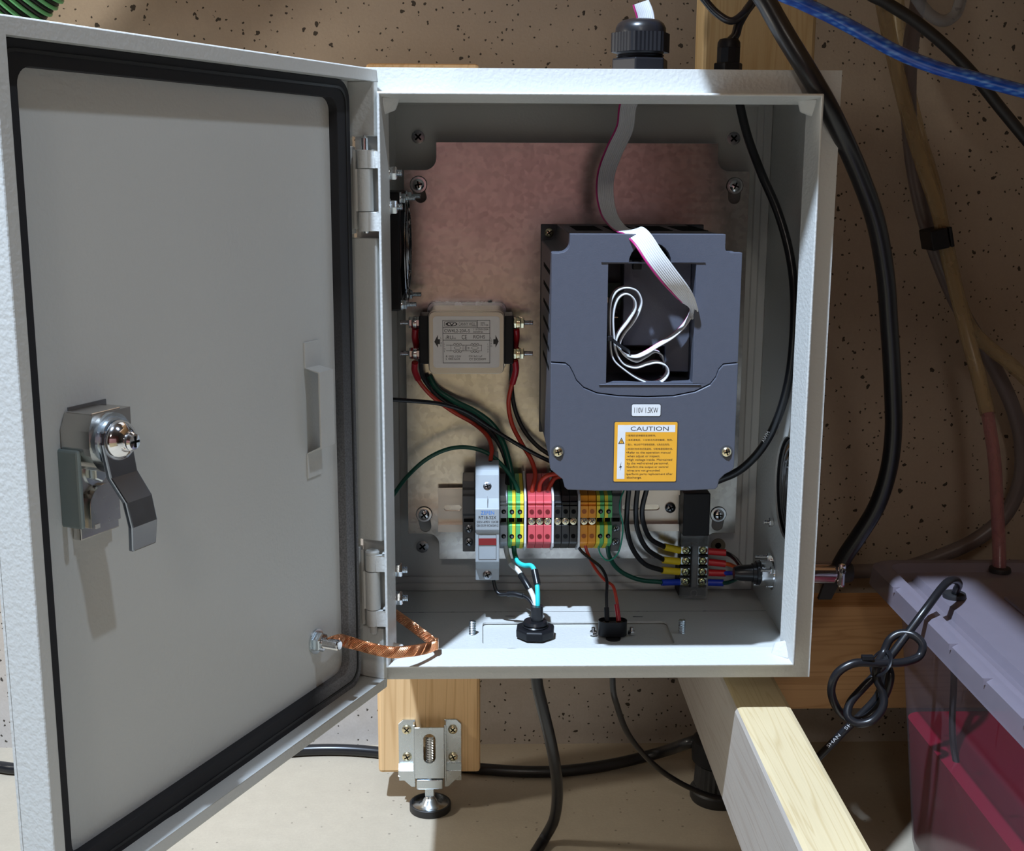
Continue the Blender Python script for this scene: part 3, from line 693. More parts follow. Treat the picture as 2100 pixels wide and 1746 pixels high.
rp = [(37, 100, 452), (40.7,100.0,440.7), (37.5, 100, 418), (37.5, 100, 400), (29.7,99.0,383.5), (27.6,98.0,367.9), (20.3,97.0,351.9), (14.9,95.0,336.8), (13.8,92.0,323.4), (15.3,80.0,310.3), (18.5,55.0,302.3), (21.5,22.0,300.0), (24.6,6.0,300.4), (28.9,-6.0,295.8), (35.7,-12.0,285.3), (44.6,-12.0,274.0), (53.4,-9.0,264.0), (59.9,-1.0,255.4)]
rd = [(.9,.2,-.3), (1,0,-.1), RX, RX, (1,.1,.05), (1,.1,.1), (1,.1,.2), (1,.05,.15), (1,.05,0), (1,.1,-.1), (1,.1,-.1), (.95,-.1,.1), (.9,-.25,.35), (.85,-.15,.5), (.8,-.05,.55), (.72,-.3,.6), (.55,-.6,.55), (.22,-1,.35)]

rp += [(63.4,10.0,247.5), (59.3,10.0,240.0), (51.7,10.0,232.5), (41.8,10.0,226.4), (34.8,10.0,222.0), (28.4,10.0,219.5), (22.0,10.0,220.5), (16.9,10.0,224.8), (14.8,10.0,229.6), (16.3,10.0,234.3), (22.9,10.0,243.6), (26.8,10.0,251.0), (26.5,10.0,255.9), (23.6,10.1,259.5), (20.0,10.1,260.6), (16.2,10.2,258.4), (13.6,10.3,252.7), (12.6,10.3,244.2), (13.6,10.4,231.4), (15.0,10.4,222.8), (19.3,10.5,215.5), (24.0,10.6,213.0), (28.7,10.6,212.5), (35.8,10.7,214.7), (42.2,10.8,215.7), (47.9,10.8,213.5), (49.5,10.9,209.0), (46.2,11.0,203.8), (39.8,11.0,201.7), (30.4,11.1,204.6), (20.9,11.2,210.8), (14.0,11.2,216.9), (11.7,11.3,223.4), (10.9,11.3,233.4), (10.5,11.4,247.6), (11.4,11.5,256.5), (15.2,11.5,262.6), (21.0,11.6,264.5), (27.5,11.7,262.5), (30.8,11.7,256.1), (29.7,11.8,249.4), (25.3,11.9,241.2), (20.5,11.9,235.1), (17.6,12.0,229.0), (18.2,12.1,223.2), (23.3,12.1,218.3), (29.0,13.7,216.3), (34.9,15.2,218.8), (40.4,16.8,221.7), (45.0,18.4,220.2), (47.1,19.9,216.2)]
rd += [(0, -1, 0)]*51
rib_o = ribbon('ribbon_cable', rp, rd, 12.6)
tag(rib_o, 'grey ribbon cable with magenta edge coiled in the opening of the slate inverter', 'ribbon cable')
tie = empty('cable_tie', (10.3,2.0,232.3), 'small black cable tie around the coiled ribbon cable', 'cable tie')
m = MB(); 
m.tube([(9.5,1.0,233.7), (13.7,1.2,229.9), (18.2,1.5,226.7), (23.3,6.0,223.2), (23.0,20.0,220.9), (15.9,21.0,226.0), (9.7,12.0,231.7), (9.5,1.0,233.7)], 1, 6, 6, True, lambda f: (1.3, .5)); m.build('strap', BLACK, tie)
MB().box((10.3,2.0,232.3)[0]-1.6, (10.3,2.0,232.3)[0]+1.6, (10.3,2.0,232.3)[1]-2, (10.3,2.0,232.3)[1]+2, (10.3,2.0,232.3)[2]-1.6, (10.3,2.0,232.3)[2]+1.6).build('tie_head', BLACK, tie, bevel=.4)

# ---------------------------------------------------------------- mains filter
fx0, fx1, fz0, fz1 = -111.2, -56.3, 190.6, 236.4; FY = 117.0
filt = empty('mains_filter', (-84, 163, 184), 'metal mains filter with cream label standing on the metal plate', 'filter')
WARM = mat_shiny('warm_can', (.62, .58, .50), .34, .75)
MB().prism(rrect(fx0-2.6, fx1+2.6, fz0-3.2, fz1+3, 5), 156, 163.4, XZ).build('base_flange', ZINC, filt, bevel=.6)
MB().prism(rrect(fx0-.6, fx1+.6, fz0-.8, fz1+.8, 4.5), FY+5, 156.1, XZ).build('filter_can', WARM, filt, bevel=.6)
MB().prism(rrect(fx0, fx1, fz0, fz1, 4), FY, FY+6, XZ).build('filter_lid', WARM, filt, bevel=2.4, seg=4)
for sx, xx in ((-1, fx0-.5), (1, fx1+.5)):
    MB().box(min(xx, xx+sx*7), max(xx, xx+sx*7), 122, 150, 197, 233).build('terminal_carrier', BLACK, filt, bevel=.8)
    for z in (227.5, 204.5):
        m = MB(); X0 = xx+sx*6; d = (sx, 0, 0)
        m.hexnut((X0, 127, z), d, 4.2, 3.2); m.cyl((X0+sx*3.2, 127, z), (X0+sx*4.2, 127, z), 4.8, 18); m.cyl((X0+sx*4.4, 127, z), (X0+sx*5.4, 127, z), 4.6, 18)
        m.hexnut((X0+sx*5.6, 127, z), d, 4.2, 3.2); m.build('terminal_nut', BRASS if sx > 0 else STEEL, filt)
        m = MB(); m.thread((X0, 127, z), (X0+sx*15.5, 127, z), 1.9, .8, 10); m.build('terminal_stud', STEEL, filt)
screw(filt, (-66, 159, 239.6), (0, -.3, 1), 1.6, .8, [DARKST, VOID], 'ground_screw', 0)
lab = MB().prism(rrect(fx0+3, fx1-3, fz0+4.5, fz1-3, 2.5), FY-.2, FY+.3, XZ).build('printed_label', CREAM, filt); lab['label'] = 'cream printed label'
FT = FY-.3
ux0, ux1, uz0, uz1 = fx0+3, fx1-3, fz0+4.5, fz1-3
def fp(px0, px1, py0, py1):        # label fractions measured on the close-up
    f_ = lambda x: ux0+(ux1-ux0)*(x-655)/845; g_ = lambda y: uz1-(uz1-uz0)*(y-530)/670
    return (f_(px0), f_(px1), g_(py1), g_(py0))
m = MB()
def bar(px0, px1, py0, py1):
    a0, b0, c0, d0 = fp(px0, px1, py0, py1); m.box(a0, b0, FT, FT+.08, c0, d0)
for y in (583, 677, 750, 840, 1136): bar(776, 1378, y-3, y+3)
for x in (779, 1375): bar(x-3, x+3, 583, 1136)
bar(800, 806, 600, 660); bar(1208, 1214, 600, 660); bar(800, 1214, 598, 602); bar(800, 1214, 657, 661); bar(1216, 1221, 583, 677)
m.build('label_rules', INK, lab)
text('CANNY WELL', fp(980, 1195, 612, 650), FT, INK, lab); text('EMI\nFILTER', fp(1262, 1358, 608, 655), FT, INK, lab)
text('CW4L2-20A-S', fp(797, 1122, 695, 738), FT, INK, lab); text('115/250V/20A\n50/60HZ', fp(1165, 1360, 688, 742), FT, INK, lab)
text('RU', fp(828, 908, 780, 826), FT, INK, lab); text('c', fp(812, 824, 808, 824), FT, INK, lab); text('us', fp(914, 942, 808, 824), FT, INK, lab)
text('CE', fp(1018, 1084, 770, 828), FT, INK, lab); text('ROHS', fp(1168, 1315, 774, 818), FT, INK, lab)
text('R 1MΩ 1/2W', fp(818, 1010, 1036, 1064), FT, INK, lab); text('L 4X0.5mH', fp(818, 992, 1070, 1098), FT, INK, lab)
text('CX 3x0.1µF', fp(1108, 1280, 1036, 1064), FT, INK, lab); text('CY 2X3300PF', fp(1112, 1328, 1074, 1102), FT, INK, lab)
text('L\nI\nN\nE', fp(750, 766, 800, 920), FT, INK, lab); text('L\nO\nA\nD', fp(1386, 1404, 800, 928), FT, INK, lab)
text('L\nI\nN\nE', fp(795, 808, 880, 995), FT, INK, lab); text('L\nO\nA\nD', fp(1345, 1360, 880, 1000), FT, INK, lab)
def fpt(x, y): a0, b0, c0, d0 = fp(x, x, y, y); return (a0, c0)
for pts in ([(670,860),(715,772),(715,828),(742,828),(742,890),(715,890),(715,938)], [(1488,855),(1448,772),(1448,828),(1420,828),(1420,890),(1448,890),(1448,938)]):
    MB().prism([fpt(*p_) for p_ in pts], FT, FT+.08, XZ).build('arrow_mark', INK, lab)
MB().prism([fpt(890+75*math.cos(w), 631+26*math.sin(w)) for w in [2*PI*i/24 for i in range(24)]], FT, FT+.08, XZ, [[fpt(895+52*math.cos(w), 631+19*math.sin(w)) for w in [2*PI*i/20 for i in range(20)]]]).build('maker_emblem', INK, lab)
MB().prism([fpt(860, 622), fpt(878, 618), fpt(893, 640), fpt(908, 618), fpt(926, 622), fpt(893, 655)], FT, FT+.08, XZ).build('maker_emblem', INK, lab)
m = MB()                                   # circuit drawing
for x in range(820, 1340, 130):
    for y in (905, 978): bar(x, x+ (125 if x < 1200 else 60), y-2, y+2)
for x in (880, 1035, 1080, 1270): bar(x-2, x+2, 900, 982)
for cx in (965, 1185):
    for cy in (905, 978):
        for k in (-36, 0, 36):
            pts = [fpt(cx+k+18*math.cos(w), cy+(-1 if cy < 940 else 1)*26*math.sin(w)) for w in [PI*i/8 for i in range(9)]]
            pin = [fpt(cx+k+14*math.cos(w), cy+(-1 if cy < 940 else 1)*21*math.sin(w)) for w in [PI*i/8 for i in range(9)]]
            m.prism(pts+list(reversed(pin)), FT, FT+.08, XZ)
    m.prism([fpt(cx+45*math.cos(w), 941+22*math.sin(w)) for w in [2*PI*i/20 for i in range(20)]], FT, FT+.08, XZ, [[fpt(cx+41*math.cos(w), 941+18*math.sin(w)) for w in [2*PI*i/20 for i in range(20)]]])
bar(1060, 1066, 915, 970); bar(1095, 1115, 935, 940); bar(1095, 1115, 950, 955); m.build('circuit_drawing', INK, lab)

# ---------------------------------------------------------------- fuse holder
fuse = empty('fuse_holder', (-68.4, 156, 40), 'pale grey fuse holder with a dark red window beside the terminals', 'fuse holder')
qx0, qx1 = -77.2, -59.6
pf = [(152, 124), (118, 124), (102, 121), (98, 118), (92, 102), (84, 96), (84, 80), (86, 78), (86, 55), (94, 49), (98, 46), (99, 36.5), (152, 36.5)]
MB().prism(pf, qx0, qx1, YZ).build('holder_body', FUSEM, fuse, bevel=.6)
xm = (qx0+qx1)/2
screw(fuse, (xm, 95.6, 110.2), (0, -.93, .36), 3.3, .9, [DARKST, VOID], 'clamp_screw', .3); screw(fuse, (xm, 98.3, 41), (0, -1, .05), 3.4, .9, [DARKST, VOID], 'clamp_screw', .4)
m = MB(); m.box(qx0+2, qx1-2, 85.8, 86.2, 56.5, 77.5)
MB().prism([(qx0+2.2, 57), (qx1-2.2, 57), (qx1-2.2, 76), (qx0+2.2, 76)], 85.75, 86.2, XZ, [[(qx0+2.5, 57.3), (qx1-2.5, 57.3), (qx1-2.5, 76), (qx0+2.5, 76)]]).build('carrier_outline', GREYP, fuse)
MB().box(qx0+2.3, qx1-2.3, 85.5, 86.2, 68.2, 73.2).build('indicator_window', plain('dark_red_window', (.22, .012, .016), .25), fuse)
MB().box(xm-.12, xm+.12, 83.9, 84.2, 90, 90.2).build('moulding_line', GREYP, fuse)
MB().hexa([(xm-.14, 90.2, 104), (xm+.14, 90.2, 104), (xm+.14, 91, 104), (xm-.14, 91, 104)], [(xm-.14, 84.4, 97.5), (xm+.14, 84.4, 97.5), (xm+.14, 86, 97.5), (xm-.14, 86, 97.5)]).build('moulding_line', GREYP, fuse)
text('ZEFEN', (xm-4.9, xm+4.9, 91.9, 94.6), 83.9, INKB, fuse); text('RT18-32X', (xm-6.4, xm+6.4, 88.4, 90.7), 83.9, INK, fuse)
text('500V~690V 10X38', (xm-7.9, xm+7.9, 85.5, 87.2), 83.9, INK, fuse); text('GB13539 IEC60269.2', (xm-7.9, xm+7.9, 82.8, 84.4), 83.9, INK, fuse)

# ---------------------------------------------------------------- terminals on the rail
TF = 110.0
def tprof(y): return [(153, 52), (130, 52), (120, 57.2), (y+1.5, 61.3), (y, 63), (y, 76.2), (y+7, 76.6), (y+7, 81.4), (y, 81.8), (y, 91.2), (y+1.4, 91.4), (y+1.4, 92.6), (y+.2, 92.8), (y+.2, 94), (y+1.8, 94.2), (y+3, 98.6), (y+14, 100.2), (153, 106)]
def terminal(x0, w_, body, port, label, group=None, stripe=None, flip=False, screws=None):
    t = empty('terminal_block', (x0+w_/2, 153, 52), label, 'terminal block', group)
    MB().prism(tprof(TF), x0+.12, x0+w_-.12, YZ).build('terminal_body', body, t, bevel=.25, seg=1)
    if stripe:
        sx0, sx1 = (x0+.1, x0+w_*.47) if flip else (x0+w_*.53, x0+w_-.1)
        pr_ = [(a-.12, b) if a < 140 else (a, b) for a, b in tprof(TF)]
        pr_ = [(a, b-.12) if b < 58 else (a, b) for a, b in pr_]
        MB().prism(pr_, sx0, sx1, YZ).build('yellow_stripe' if not flip else 'green_stripe', stripe, t, bevel=.2, seg=1)
    xc = x0+w_/2
    for z in (86.8, 67.6):
        MB().cyl((xc, TF-.35, z), (xc, TF+.2, z), 1.75, 18).build('screw_port', port, t)  # raised disc coloured as the shade inside the port hole
        MB().cyl((xc+.3, TF-.42, z-.3), (xc+.3, TF, z-.3), .9, 12).build('port_screw', GREYP if screws is None else port, t)
    if screws:
        screw(t, (xc, TF+.6, 79.2), (0, -1, .1), 2.7, .8, [screws, GREYP], 'bridge_screw', .3+random.random())
    MB().box(xc-2, xc+2, TF+6.4, TF+7.1, 77, 81).build('bridge_slot', VOID, t)
    return t
TW = 6.0
mk = {}
def run(x, n, make, labels, group):
    first = make(x); first['label'] = labels[0]; first['group'] = group
    for k in range(1, n): copy_tree(first, (TW*k, 0, 0), labels[k], group)
terminal(-58.9, 5.8, TGREY, VOID, 'single grey terminal block between the fuse holder and green-yellow terminals')
run(-52.9, 2, lambda x: terminal(x, TW, TGREEN, VOID, '', None, TYELLOW), ['first green and yellow terminal block beside the single grey terminal', 'green and yellow terminal block touching the white divider before the red terminals'], 'green-yellow earth terminals near the fuse holder')
run(-38.0, 3, lambda x: terminal(x, TW, TRED, TREDD, '', None, None, False, BRASS), ['red terminal block next to the green-yellow terminals', 'middle one of the three red terminal blocks', 'red terminal block next to the black terminals'], 'red terminal blocks')
run(-18.4, 3, lambda x: terminal(x, TW, TBLACK, VOID, '', None, None, False, BRASS), ['black terminal block next to the red terminals', 'middle one of the three black terminal blocks', 'black terminal block next to the orange terminals'], 'black terminal blocks')
run(1.6, 2, lambda x: terminal(x, TW, TORANGE, TORANGED, '', None, None, False, BRASS), ['orange terminal block next to the black terminals', 'orange terminal block next to the yellow-green terminals'], 'orange terminal blocks')
run(13.9, 2, lambda x: terminal(x, TW, TGREEN, VOID, '', None, TYELLOW, True), ['yellow and green terminal block beside the orange terminals', 'last yellow and green terminal block before the dark end stop'], 'yellow-green terminals beside the orange ones')
for o in [c for r_ in bpy.data.objects if r_.get('group') == 'yellow-green terminals beside the orange ones' for c in r_.children if c.name.startswith('green_stripe')]: o.name = 'yellow_stripe'
for x, lb in ((-40.6, 'thin white divider plate between green-yellow and red terminals'), (-19.9, 'thin white divider plate between red and black terminals'), (-.2, 'thin white divider plate between black and orange terminals')):
    t = MB().prism([(153, 51), (128, 51), (118, 56), (108, 60), (107, 63), (107, 96), (111, 100), (153, 108)], x, x+1.6, YZ).build('divider_plate', WHITE, bevel=.2, seg=1)
    tag(t, lb, 'divider plate', 'white terminal dividers')
def end_stop(x0, w_, label):
    t = empty('end_stop', (x0+w_/2, 153, 50), label, 'end stop', 'rail end stops')
    MB().prism([(153, 50), (128, 50), (126, 62), (126, 79), (122, 82), (121, 96), (124, 97), (124, 100), (128, 101), (128, 106), (153, 107)], x0, x0+w_, YZ).build('stop_body', GREYP, t, bevel=.5)
    for z in (58.3, 69.0): screw(t, (x0+w_/2, 126, z), (0, -1, 0), 3.2 if w_ > 8 else 2.8, 1.2, [DARKST, VOID], 'clamp_screw', .5+z)
    MB().box(x0+1, x0+w_-1, 125.2, 126.2, 74.5, 77).build('stop_slot', VOID, t)
    return t
end_stop(-87.2, 9.4, 'dark grey end stop with two screws beside the fuse holder')
end_stop(26.6, 7.6, 'dark grey end stop with two screws beyond the yellow-green terminals')

# ---------------------------------------------------------------- barrier strip with clear cover, and the block above it
bar_ = empty('barrier_strip', (96.5, 181, 3), 'black barrier strip under a clear cover where yellow, red and blue crimps meet', 'barrier strip')
MB().box(85.5, 107.8, 157, 178, 3, 57).build('strip_base', BLACK, bar_, bevel=.8)
MB().box(93.5, 99.5, 151.5, 157.2, 12, 48).build('centre_wall', BLACK, bar_, bevel=.4)
MB().box(85.8, 107.5, 149.6, 157, 46.6, 56.6).build('clear_end', COVER, bar_, bevel=.5)
MB().box(85.8, 107.5, 149.6, 157, 3.4, 13).build('clear_end', COVER, bar_, bevel=.5)
for x0, x1 in ((94.2, 95.4), (98.6, 99.8)): MB().box(x0, x1, 149.6, 152, 13, 46.6).build('clear_rib', COVER, bar_)
MB().box(95.4, 98.6, 150.4, 151.2, 13, 46.6).build('clear_cover', COVER, bar_)
for z in (52, 8.2): 
    MB().prism(circ(96.6, z, 3, 20), 149.4, 150, XZ, [circ(96.6, z, 2.2, 20)]).build('mount_ring', COVER, bar_)
rows = [(90.8,152.0,42.4)[2], (91.1,152.0,33.5)[2], (91.4,152.0,24.5)[2], (91.7,152.0,16.4)[2]]
LIME = mat_shiny('brassy_screw', (.72, .74, .38), .2)
for z in rows:
    for x in (90.2, 103.6):
        MB().box(x-4.2, x+4.2, 154.5, 157, z-3.2, z+3.2).build('terminal_plate', ZINC, bar_, bevel=.3, seg=1)
        screw(bar_, (x, 154.4, z), (0, -1, 0), 3.3, 1.8, [LIME, GREYP], 'terminal_screw', .2+random.random())
for za, zb in zip(rows, rows[1:]): MB().box(85.8, 107.5, 152.6, 157.2, (za+zb)/2-.6, (za+zb)/2+.6).build('barrier_wall', BLACK, bar_)
t = MB().box(85, 106, 143, 163.3, 57.6, 92).build('plastic_block', BLACK, bevel=.8)
tag(t, 'glossy black plastic block on the end of the rail above the clear barrier strip', 'block')

# ---------------------------------------------------------------- fans
fan = empty('axial_fan', (-136, 92, 243), 'black axial fan with wire guard seen edge-on inside the hinge-side wall', 'fan')
fcx, fcz = 92.0, 284.0
m = MB(); m.prism([(52, 244), (132, 244), (132, 324), (52, 324)], -149, -127.5, YZ, [circ(fcx, fcz, 37.5, 36)]); m.build('fan_frame', BLACK, fan, bevel=1.5)
m = MB(); m.cyl((-147, fcx, fcz), (-130, fcx, fcz), 15, 24); m.build('fan_hub', BLACK, fan)
for k in range(7):
    w = 2*PI*k/7; c, s_ = math.cos(w), math.sin(w); c2, s2 = math.cos(w+.55), math.sin(w+.55); m = MB()
    m.hexa([(-145, fcx+14*c, fcz+14*s_), (-133, fcx+14*c2, fcz+14*s2), (-133, fcx+36*c2, fcz+36*s2), (-145, fcx+36*c, fcz+36*s_)],
           [(-144, fcx+14*c, fcz+14*s_), (-132, fcx+14*c2, fcz+14*s2), (-132, fcx+36*c2, fcz+36*s2), (-144, fcx+36*c, fcz+36*s_)]); m.build('fan_blade', BLACK, fan)
for r_ in (10, 19, 28, 37):
    m = MB(); m.tube([(-123.8-(.9 if r_ > 30 else 0), fcx+r_*math.cos(2*PI*k/28), fcz+r_*math.sin(2*PI*k/28)) for k in range(29)], .6, 6, 2); m.build('guard_ring', DARKST, fan)
for sy, sz in ((-1, 1), (1, 1), (1, -1), (-1, -1)):
    yb, zb = fcx+sy*35.7, fcz+sz*35.7
    m = MB(); m.tube([(-124.5, fcx+sy*7, fcz+sz*7), (-124.5, fcx+sy*24, fcz+sz*24), (-126.8, yb-sy*4, zb-sz*4), (-127.2, yb, zb)], .8, 6, 4); m.build('guard_arm', STEEL, fan)
    m = MB(); m.cyl((-127.4, yb, zb), (-126.4, yb, zb), 4, 16); m.hexnut((-126.4, yb, zb), (1, 0, 0), 3.4, 3); m.thread((-123.5, yb, zb), (-117, yb, zb), 1.7, .8, 10); m.build('fan_bolt', ZINC, fan)
vf = empty('vent_fan', (153, 80, 72), 'round black vent grille filling the hole in the enclosure side wall', 'vent')
m = MB(); m.prism(circ(80, 112, 41, 36), 151.1, 153.5, YZ, [circ(80, 112, 37, 36)]); m.build('vent_rim', BLACK, vf)
MB().prism(circ(80, 112, 40.5, 30), 158.5, 159.5, YZ).build('filter_pad', VOID, vf)
for r_ in (6, 12, 18, 24, 30, 36):
    MB().tube([(153.5, 80+r_*math.cos(2*PI*k/24), 112+r_*math.sin(2*PI*k/24)) for k in range(25)], .9, 6, 2).build('grille_ring', GREYP, vf)
for k in range(12):
    w = PI*k/6; MB().cyl((154.4, 80+5*math.cos(w), 112+5*math.sin(w)), (154.4, 80+37*math.cos(w), 112+37*math.sin(w)), .8, 6).build('grille_spoke', GREYP, vf)
for z in (147.7, 76.3):
    m = MB(); m.hexnut((149.3, 116, z), (-1, 0, 0), 3.6, 3.2); m.thread((146.2, 116, z), (142.5, 116, z), 1.8, .8, 10); m.build('vent_nut', STEEL, vf)

# ---------------------------------------------------------------- spindle connector through the side wall
con = empty('round_connector', (150, 110, 28), 'chrome round multi-pin connector passing through the enclosure side wall', 'connector')
cz_, cy_ = 38.0, 110.0
m = MB(); m.lathe((149.4, cy_, cz_), (-1, 0, 0), [(0, 13), (1.2, 13), (1.3, 10.2), (10, 10.2), (10.6, 9.4)], 30); m.build('connector_flange', CHROME, con)
for z in (cz_+11.5, cz_-10.5):
    m = MB(); m.hexnut((148.2, cy_+4, z), (-1, 0, 0), 3.2, 3); m.thread((145.2, cy_+4, z), (136, cy_+4, z), 1.6, .8, 10); m.build('connector_bolt', STEEL, con)
m = MB(); m.hexnut((148.2, cy_-9, cz_+5), (-1, 0, 0), 3.0, 3); m.thread((145.2, cy_-9, cz_+5), (138, cy_-9, cz_+5), 1.5, .8, 10); m.build('connector_bolt', STEEL, con)
m = MB(); m.lathe((139.5, cy_, cz_), (-1, 0, 0), [(0, 9.2), (3, 9.2), (3.2, 7.6), (6, 7.4), (6.2, 6.5), (16, 6.0), (20, 4.6)], 24); m.build('connector_insert', GLOSSK, con)
m = MB(); m.lathe((151.2, cy_, cz_), (1, 0, 0), [(0, 11), (3, 11), (3.2, 9.2), (14, 9.0), (14.2, 9.4), (24, 9.4), (26, 8.8), (44, 8.6), (46, 7.6)], 30); m.build('plug_shell', mat_shiny('reflection_tinted_chrome', (.80, .70, .72), .16), con)  # pink of the reflected red put into the chrome colour
m = MB(); m.prism([(cy_-9, cz_-10), (cy_+9, cz_-10), (cy_+9, cz_+10), (cy_-9, cz_+10)], 197.5, 203.5, YZ); m.build('cable_clamp', CHROME, con, bevel=2.5, seg=3)
screw(con, (200.5, cy_-9.2, cz_+4), (0, -1, 0), 2.2, 1.4, [DARKST, VOID], 'clamp_screw', .3)
m = MB(); m.lathe((203.2, cy_, cz_), (1, 0, 0), [(0, 8), (5, 7.8), (7, 6.8)], 20); m.build('cable_boot', RUBBER, con)
t = MB().hexa([(186, 111, 16), (196, 111, 16), (196, 115, 16), (186, 115, 16)], [(191, 111, 32), (203, 111, 32), (203, 115, 32), (191, 115, 32)]).build('clamp_tail', RUBBER, con)

# ---------------------------------------------------------------- cable glands, socket
def big_gland():
    g = empty('cable_gland', (37.5, 100, 400), 'large black ribbed cable gland on the enclosure roof with grey ribbon cable', 'cable gland')
    m = MB(); m.lathe((37.5, 100, 400.1), (0, 0, 1), [(0, 20.5), (13.8, 20.5), (14.2, 19.5)], 6, .25, False); m.build('gland_base', BLACK, g, bevel=.8)
    m = MB(); m.lathe((37.5, 100, 414), (0, 0, 1), [(0, 15.5), (.8, 16.6), (1.6, 15.5), (2.4, 16.6), (3.2, 15.5), (4.6, 16.4)], 30); m.build('gland_thread', BLACK, g)
    m = MB(); n = 6*14; prof = []
    def rad(i):
        f_ = (i % 14)/14-.5; hexr = 18.2/max(.01, math.cos(f_*PI/3)); return min(hexr, 20.2)+(.35 if i % 2 else 0)
    vs = []
    for z in (418.6, 431.4): vs += [(37.5+rad(i)*math.cos(2*PI*i/n+.15), 100+rad(i)*math.sin(2*PI*i/n+.15), z) for i in range(n)]
    m._add(vs, [(i, (i+1)%n, n+(i+1)%n, n+i) for i in range(n)]+[tuple(range(n-1,-1,-1)), tuple(range(n, 2*n))], False); m.build('gland_nut', BLACK, g)
    m = MB(); m.lathe((37.5, 100, 431.2), (0, 0, 1), [(0, 17.6), (3.5, 17.4), (6.5, 16), (8.6, 13), (9.6, 9), (9.7, 1)], 36); m.build('gland_dome', GLOSSK, g)
big_gland()
g = empty('cable_gland', (99, 100, 400), 'small black cable gland on the enclosure roof in front of the yellow post', 'cable gland')
m = MB(); m.lathe((99, 100, 400.1), (0, 0, 1), [(0, 10.2), (11.5, 10.2), (12, 9.4)], 6, .1, False); m.build('gland_base', BLACK, g, bevel=.5)
m = MB(); m.lathe((99, 100, 411.5), (0, 0, 1), [(0, 8.2), (11, 8.2)], 10, .1, False); m.build('gland_nut', BLACK, g, bevel=.5)
m = MB(); m.lathe((99, 100, 422.3), (0, 0, 1), [(0, 8), (3.5, 7.8), (5.6, 6.6), (6.4, 4), (6.5, .5)], 24); m.build('gland_dome', BLACK, g)
gn = empty('cable_gland', (-33, 79, .5), 'black octagonal cable gland nut on the enclosure floor', 'cable gland')
m = MB(); m.lathe((-33, 79, .6), (0, 0, 1), [(0, 14.8), (5.6, 15), (6.8, 13.8)], 8, .3, False); m.build('gland_nut', BLACK, gn, bevel=.6)
m = MB(); m.lathe((-33, 79, 7), (0, 0, 1), [(0, 8.6), (1, 9.6), (2, 8.6), (3, 9.4), (5, 8.4), (5.2, 5)], 28); m.build('gland_thread', GLOSSK, gn)
m = MB(); m.lathe((-33, 79, -1.4), (0, 0, -1), [(0, 13), (4, 13), (4.5, 11), (12, 10.5), (15, 8), (15.2, 5)], 20); m.build('gland_body', BLACK, gn)
so = empty('panel_socket', (24.5, 80, .6), 'oval black panel socket with red and black wires on the enclosure floor', 'socket')
def stad(cx, cy, hx, hy, n=10): return slot_poly(cx, cy, hx, hy, n)
MB().prism(stad(24.5, 80, 10.6, 6), .6, 11.8, XY, [stad(24.5, 80, 9.8, 5.2)]).build('socket_wall', BLACK, so)
MB().prism(stad(24.5, 80, 9.9, 5.3), .6, 9, XY).build('socket_core', GREYP, so)
for x in (20.5, 29): MB().lathe((x, 80, 9), (0, 0, 1), [(0, 2.2), (1.2, 2.2), (1.6, 1.4)], 14).build('solder_tag', BRASS, so)
for x in (10.2, 38.6):
    m = MB(); m.hexnut((x, 80, .6), (0, 0, 1), 2.9, 2.6); m.thread((x, 80, 3.1), (x, 80, 6), 1.5, .7, 10); m.build('socket_nut', STEEL, so)
m = MB(); m.lathe((24.5, 74, 0), (0, 0, -1), [(0, 5.6), (2.2, 5.6), (2.6, 3.6), (9, 3.2)], 16); m.build('strain_relief', RUBBER, so)

# ---------------------------------------------------------------- wires and cables
def up(p, dx=0, dy=0, z=557): return (p[0]+dx, p[1]+dy, z)      # where a cable leaves towards the bench top
def beyond(a, b, k=3.0): return tuple(q+(q-p)*k for p, q in zip(a, b))
def wire(name, pts, r, mat, label, cat='wire', group=None, parts=(), n=10, per=7):
    o = MB().tube(pts, r, n, per).build(name, mat); tag(o, label, cat, group)
    for nm, pp, rr, mm, lb in parts:
        c = MB().tube(pp, rr, n, 5).build(nm, mm, o)
        if lb: c['label'] = lb
    return o
# filter to fuse and terminals
wire('supply_wire', [(-122.3,128.0,198.0), (-122.9,132.0,191.5), (-120.9,140.0,182.8), (-111.0,148.0,168.6), (-94.3,152.0,155.2), (-79.2,152.0,146.4), (-68.7,140.0,139.3), (-65.1,128.0,132.3), (-65.9,120.0,124.0), (-67.0,112.0,115.7)], 1.7, WRED, 'red wire from the filter down to the top of the fuse holder', 'wire', None,
     [('heat_shrink', [(-122.3,127.6,197.4), (-122.9,131.6,191.6), (-120.8,139.6,183.2)], 2.5, WREDD, 'dark red heat shrink'), ('ferrule', [(-65.9,119.0,123.1), (-67.0,111.0,114.8)], 2.1, BLACK, 'black ferrule')])
wire('supply_wire', [(-121.6,128.0,223.6), (-122.2,131.0,216.7), (-121.1,136.0,207.9), (-119.0,142.0,196.7), (-117.4,154.0,181.6), (-105.8,161.0,165.1), (-86.9,161.0,153.1), (-67.9,161.0,137.9), (-56.4,158.0,124.9), (-52.4,150.0,113.1), (-53.0,136.0,102.9), (-54.3,124.0,90.6)], 1.7, RUBBER, 'black wire from the upper filter stud to the grey terminal', 'wire', None,
     [('heat_shrink', [(-121.6,127.6,223.0), (-122.2,130.6,216.7), (-121.1,135.6,208.0)], 2.6, WREDD, 'dark red heat shrink')])
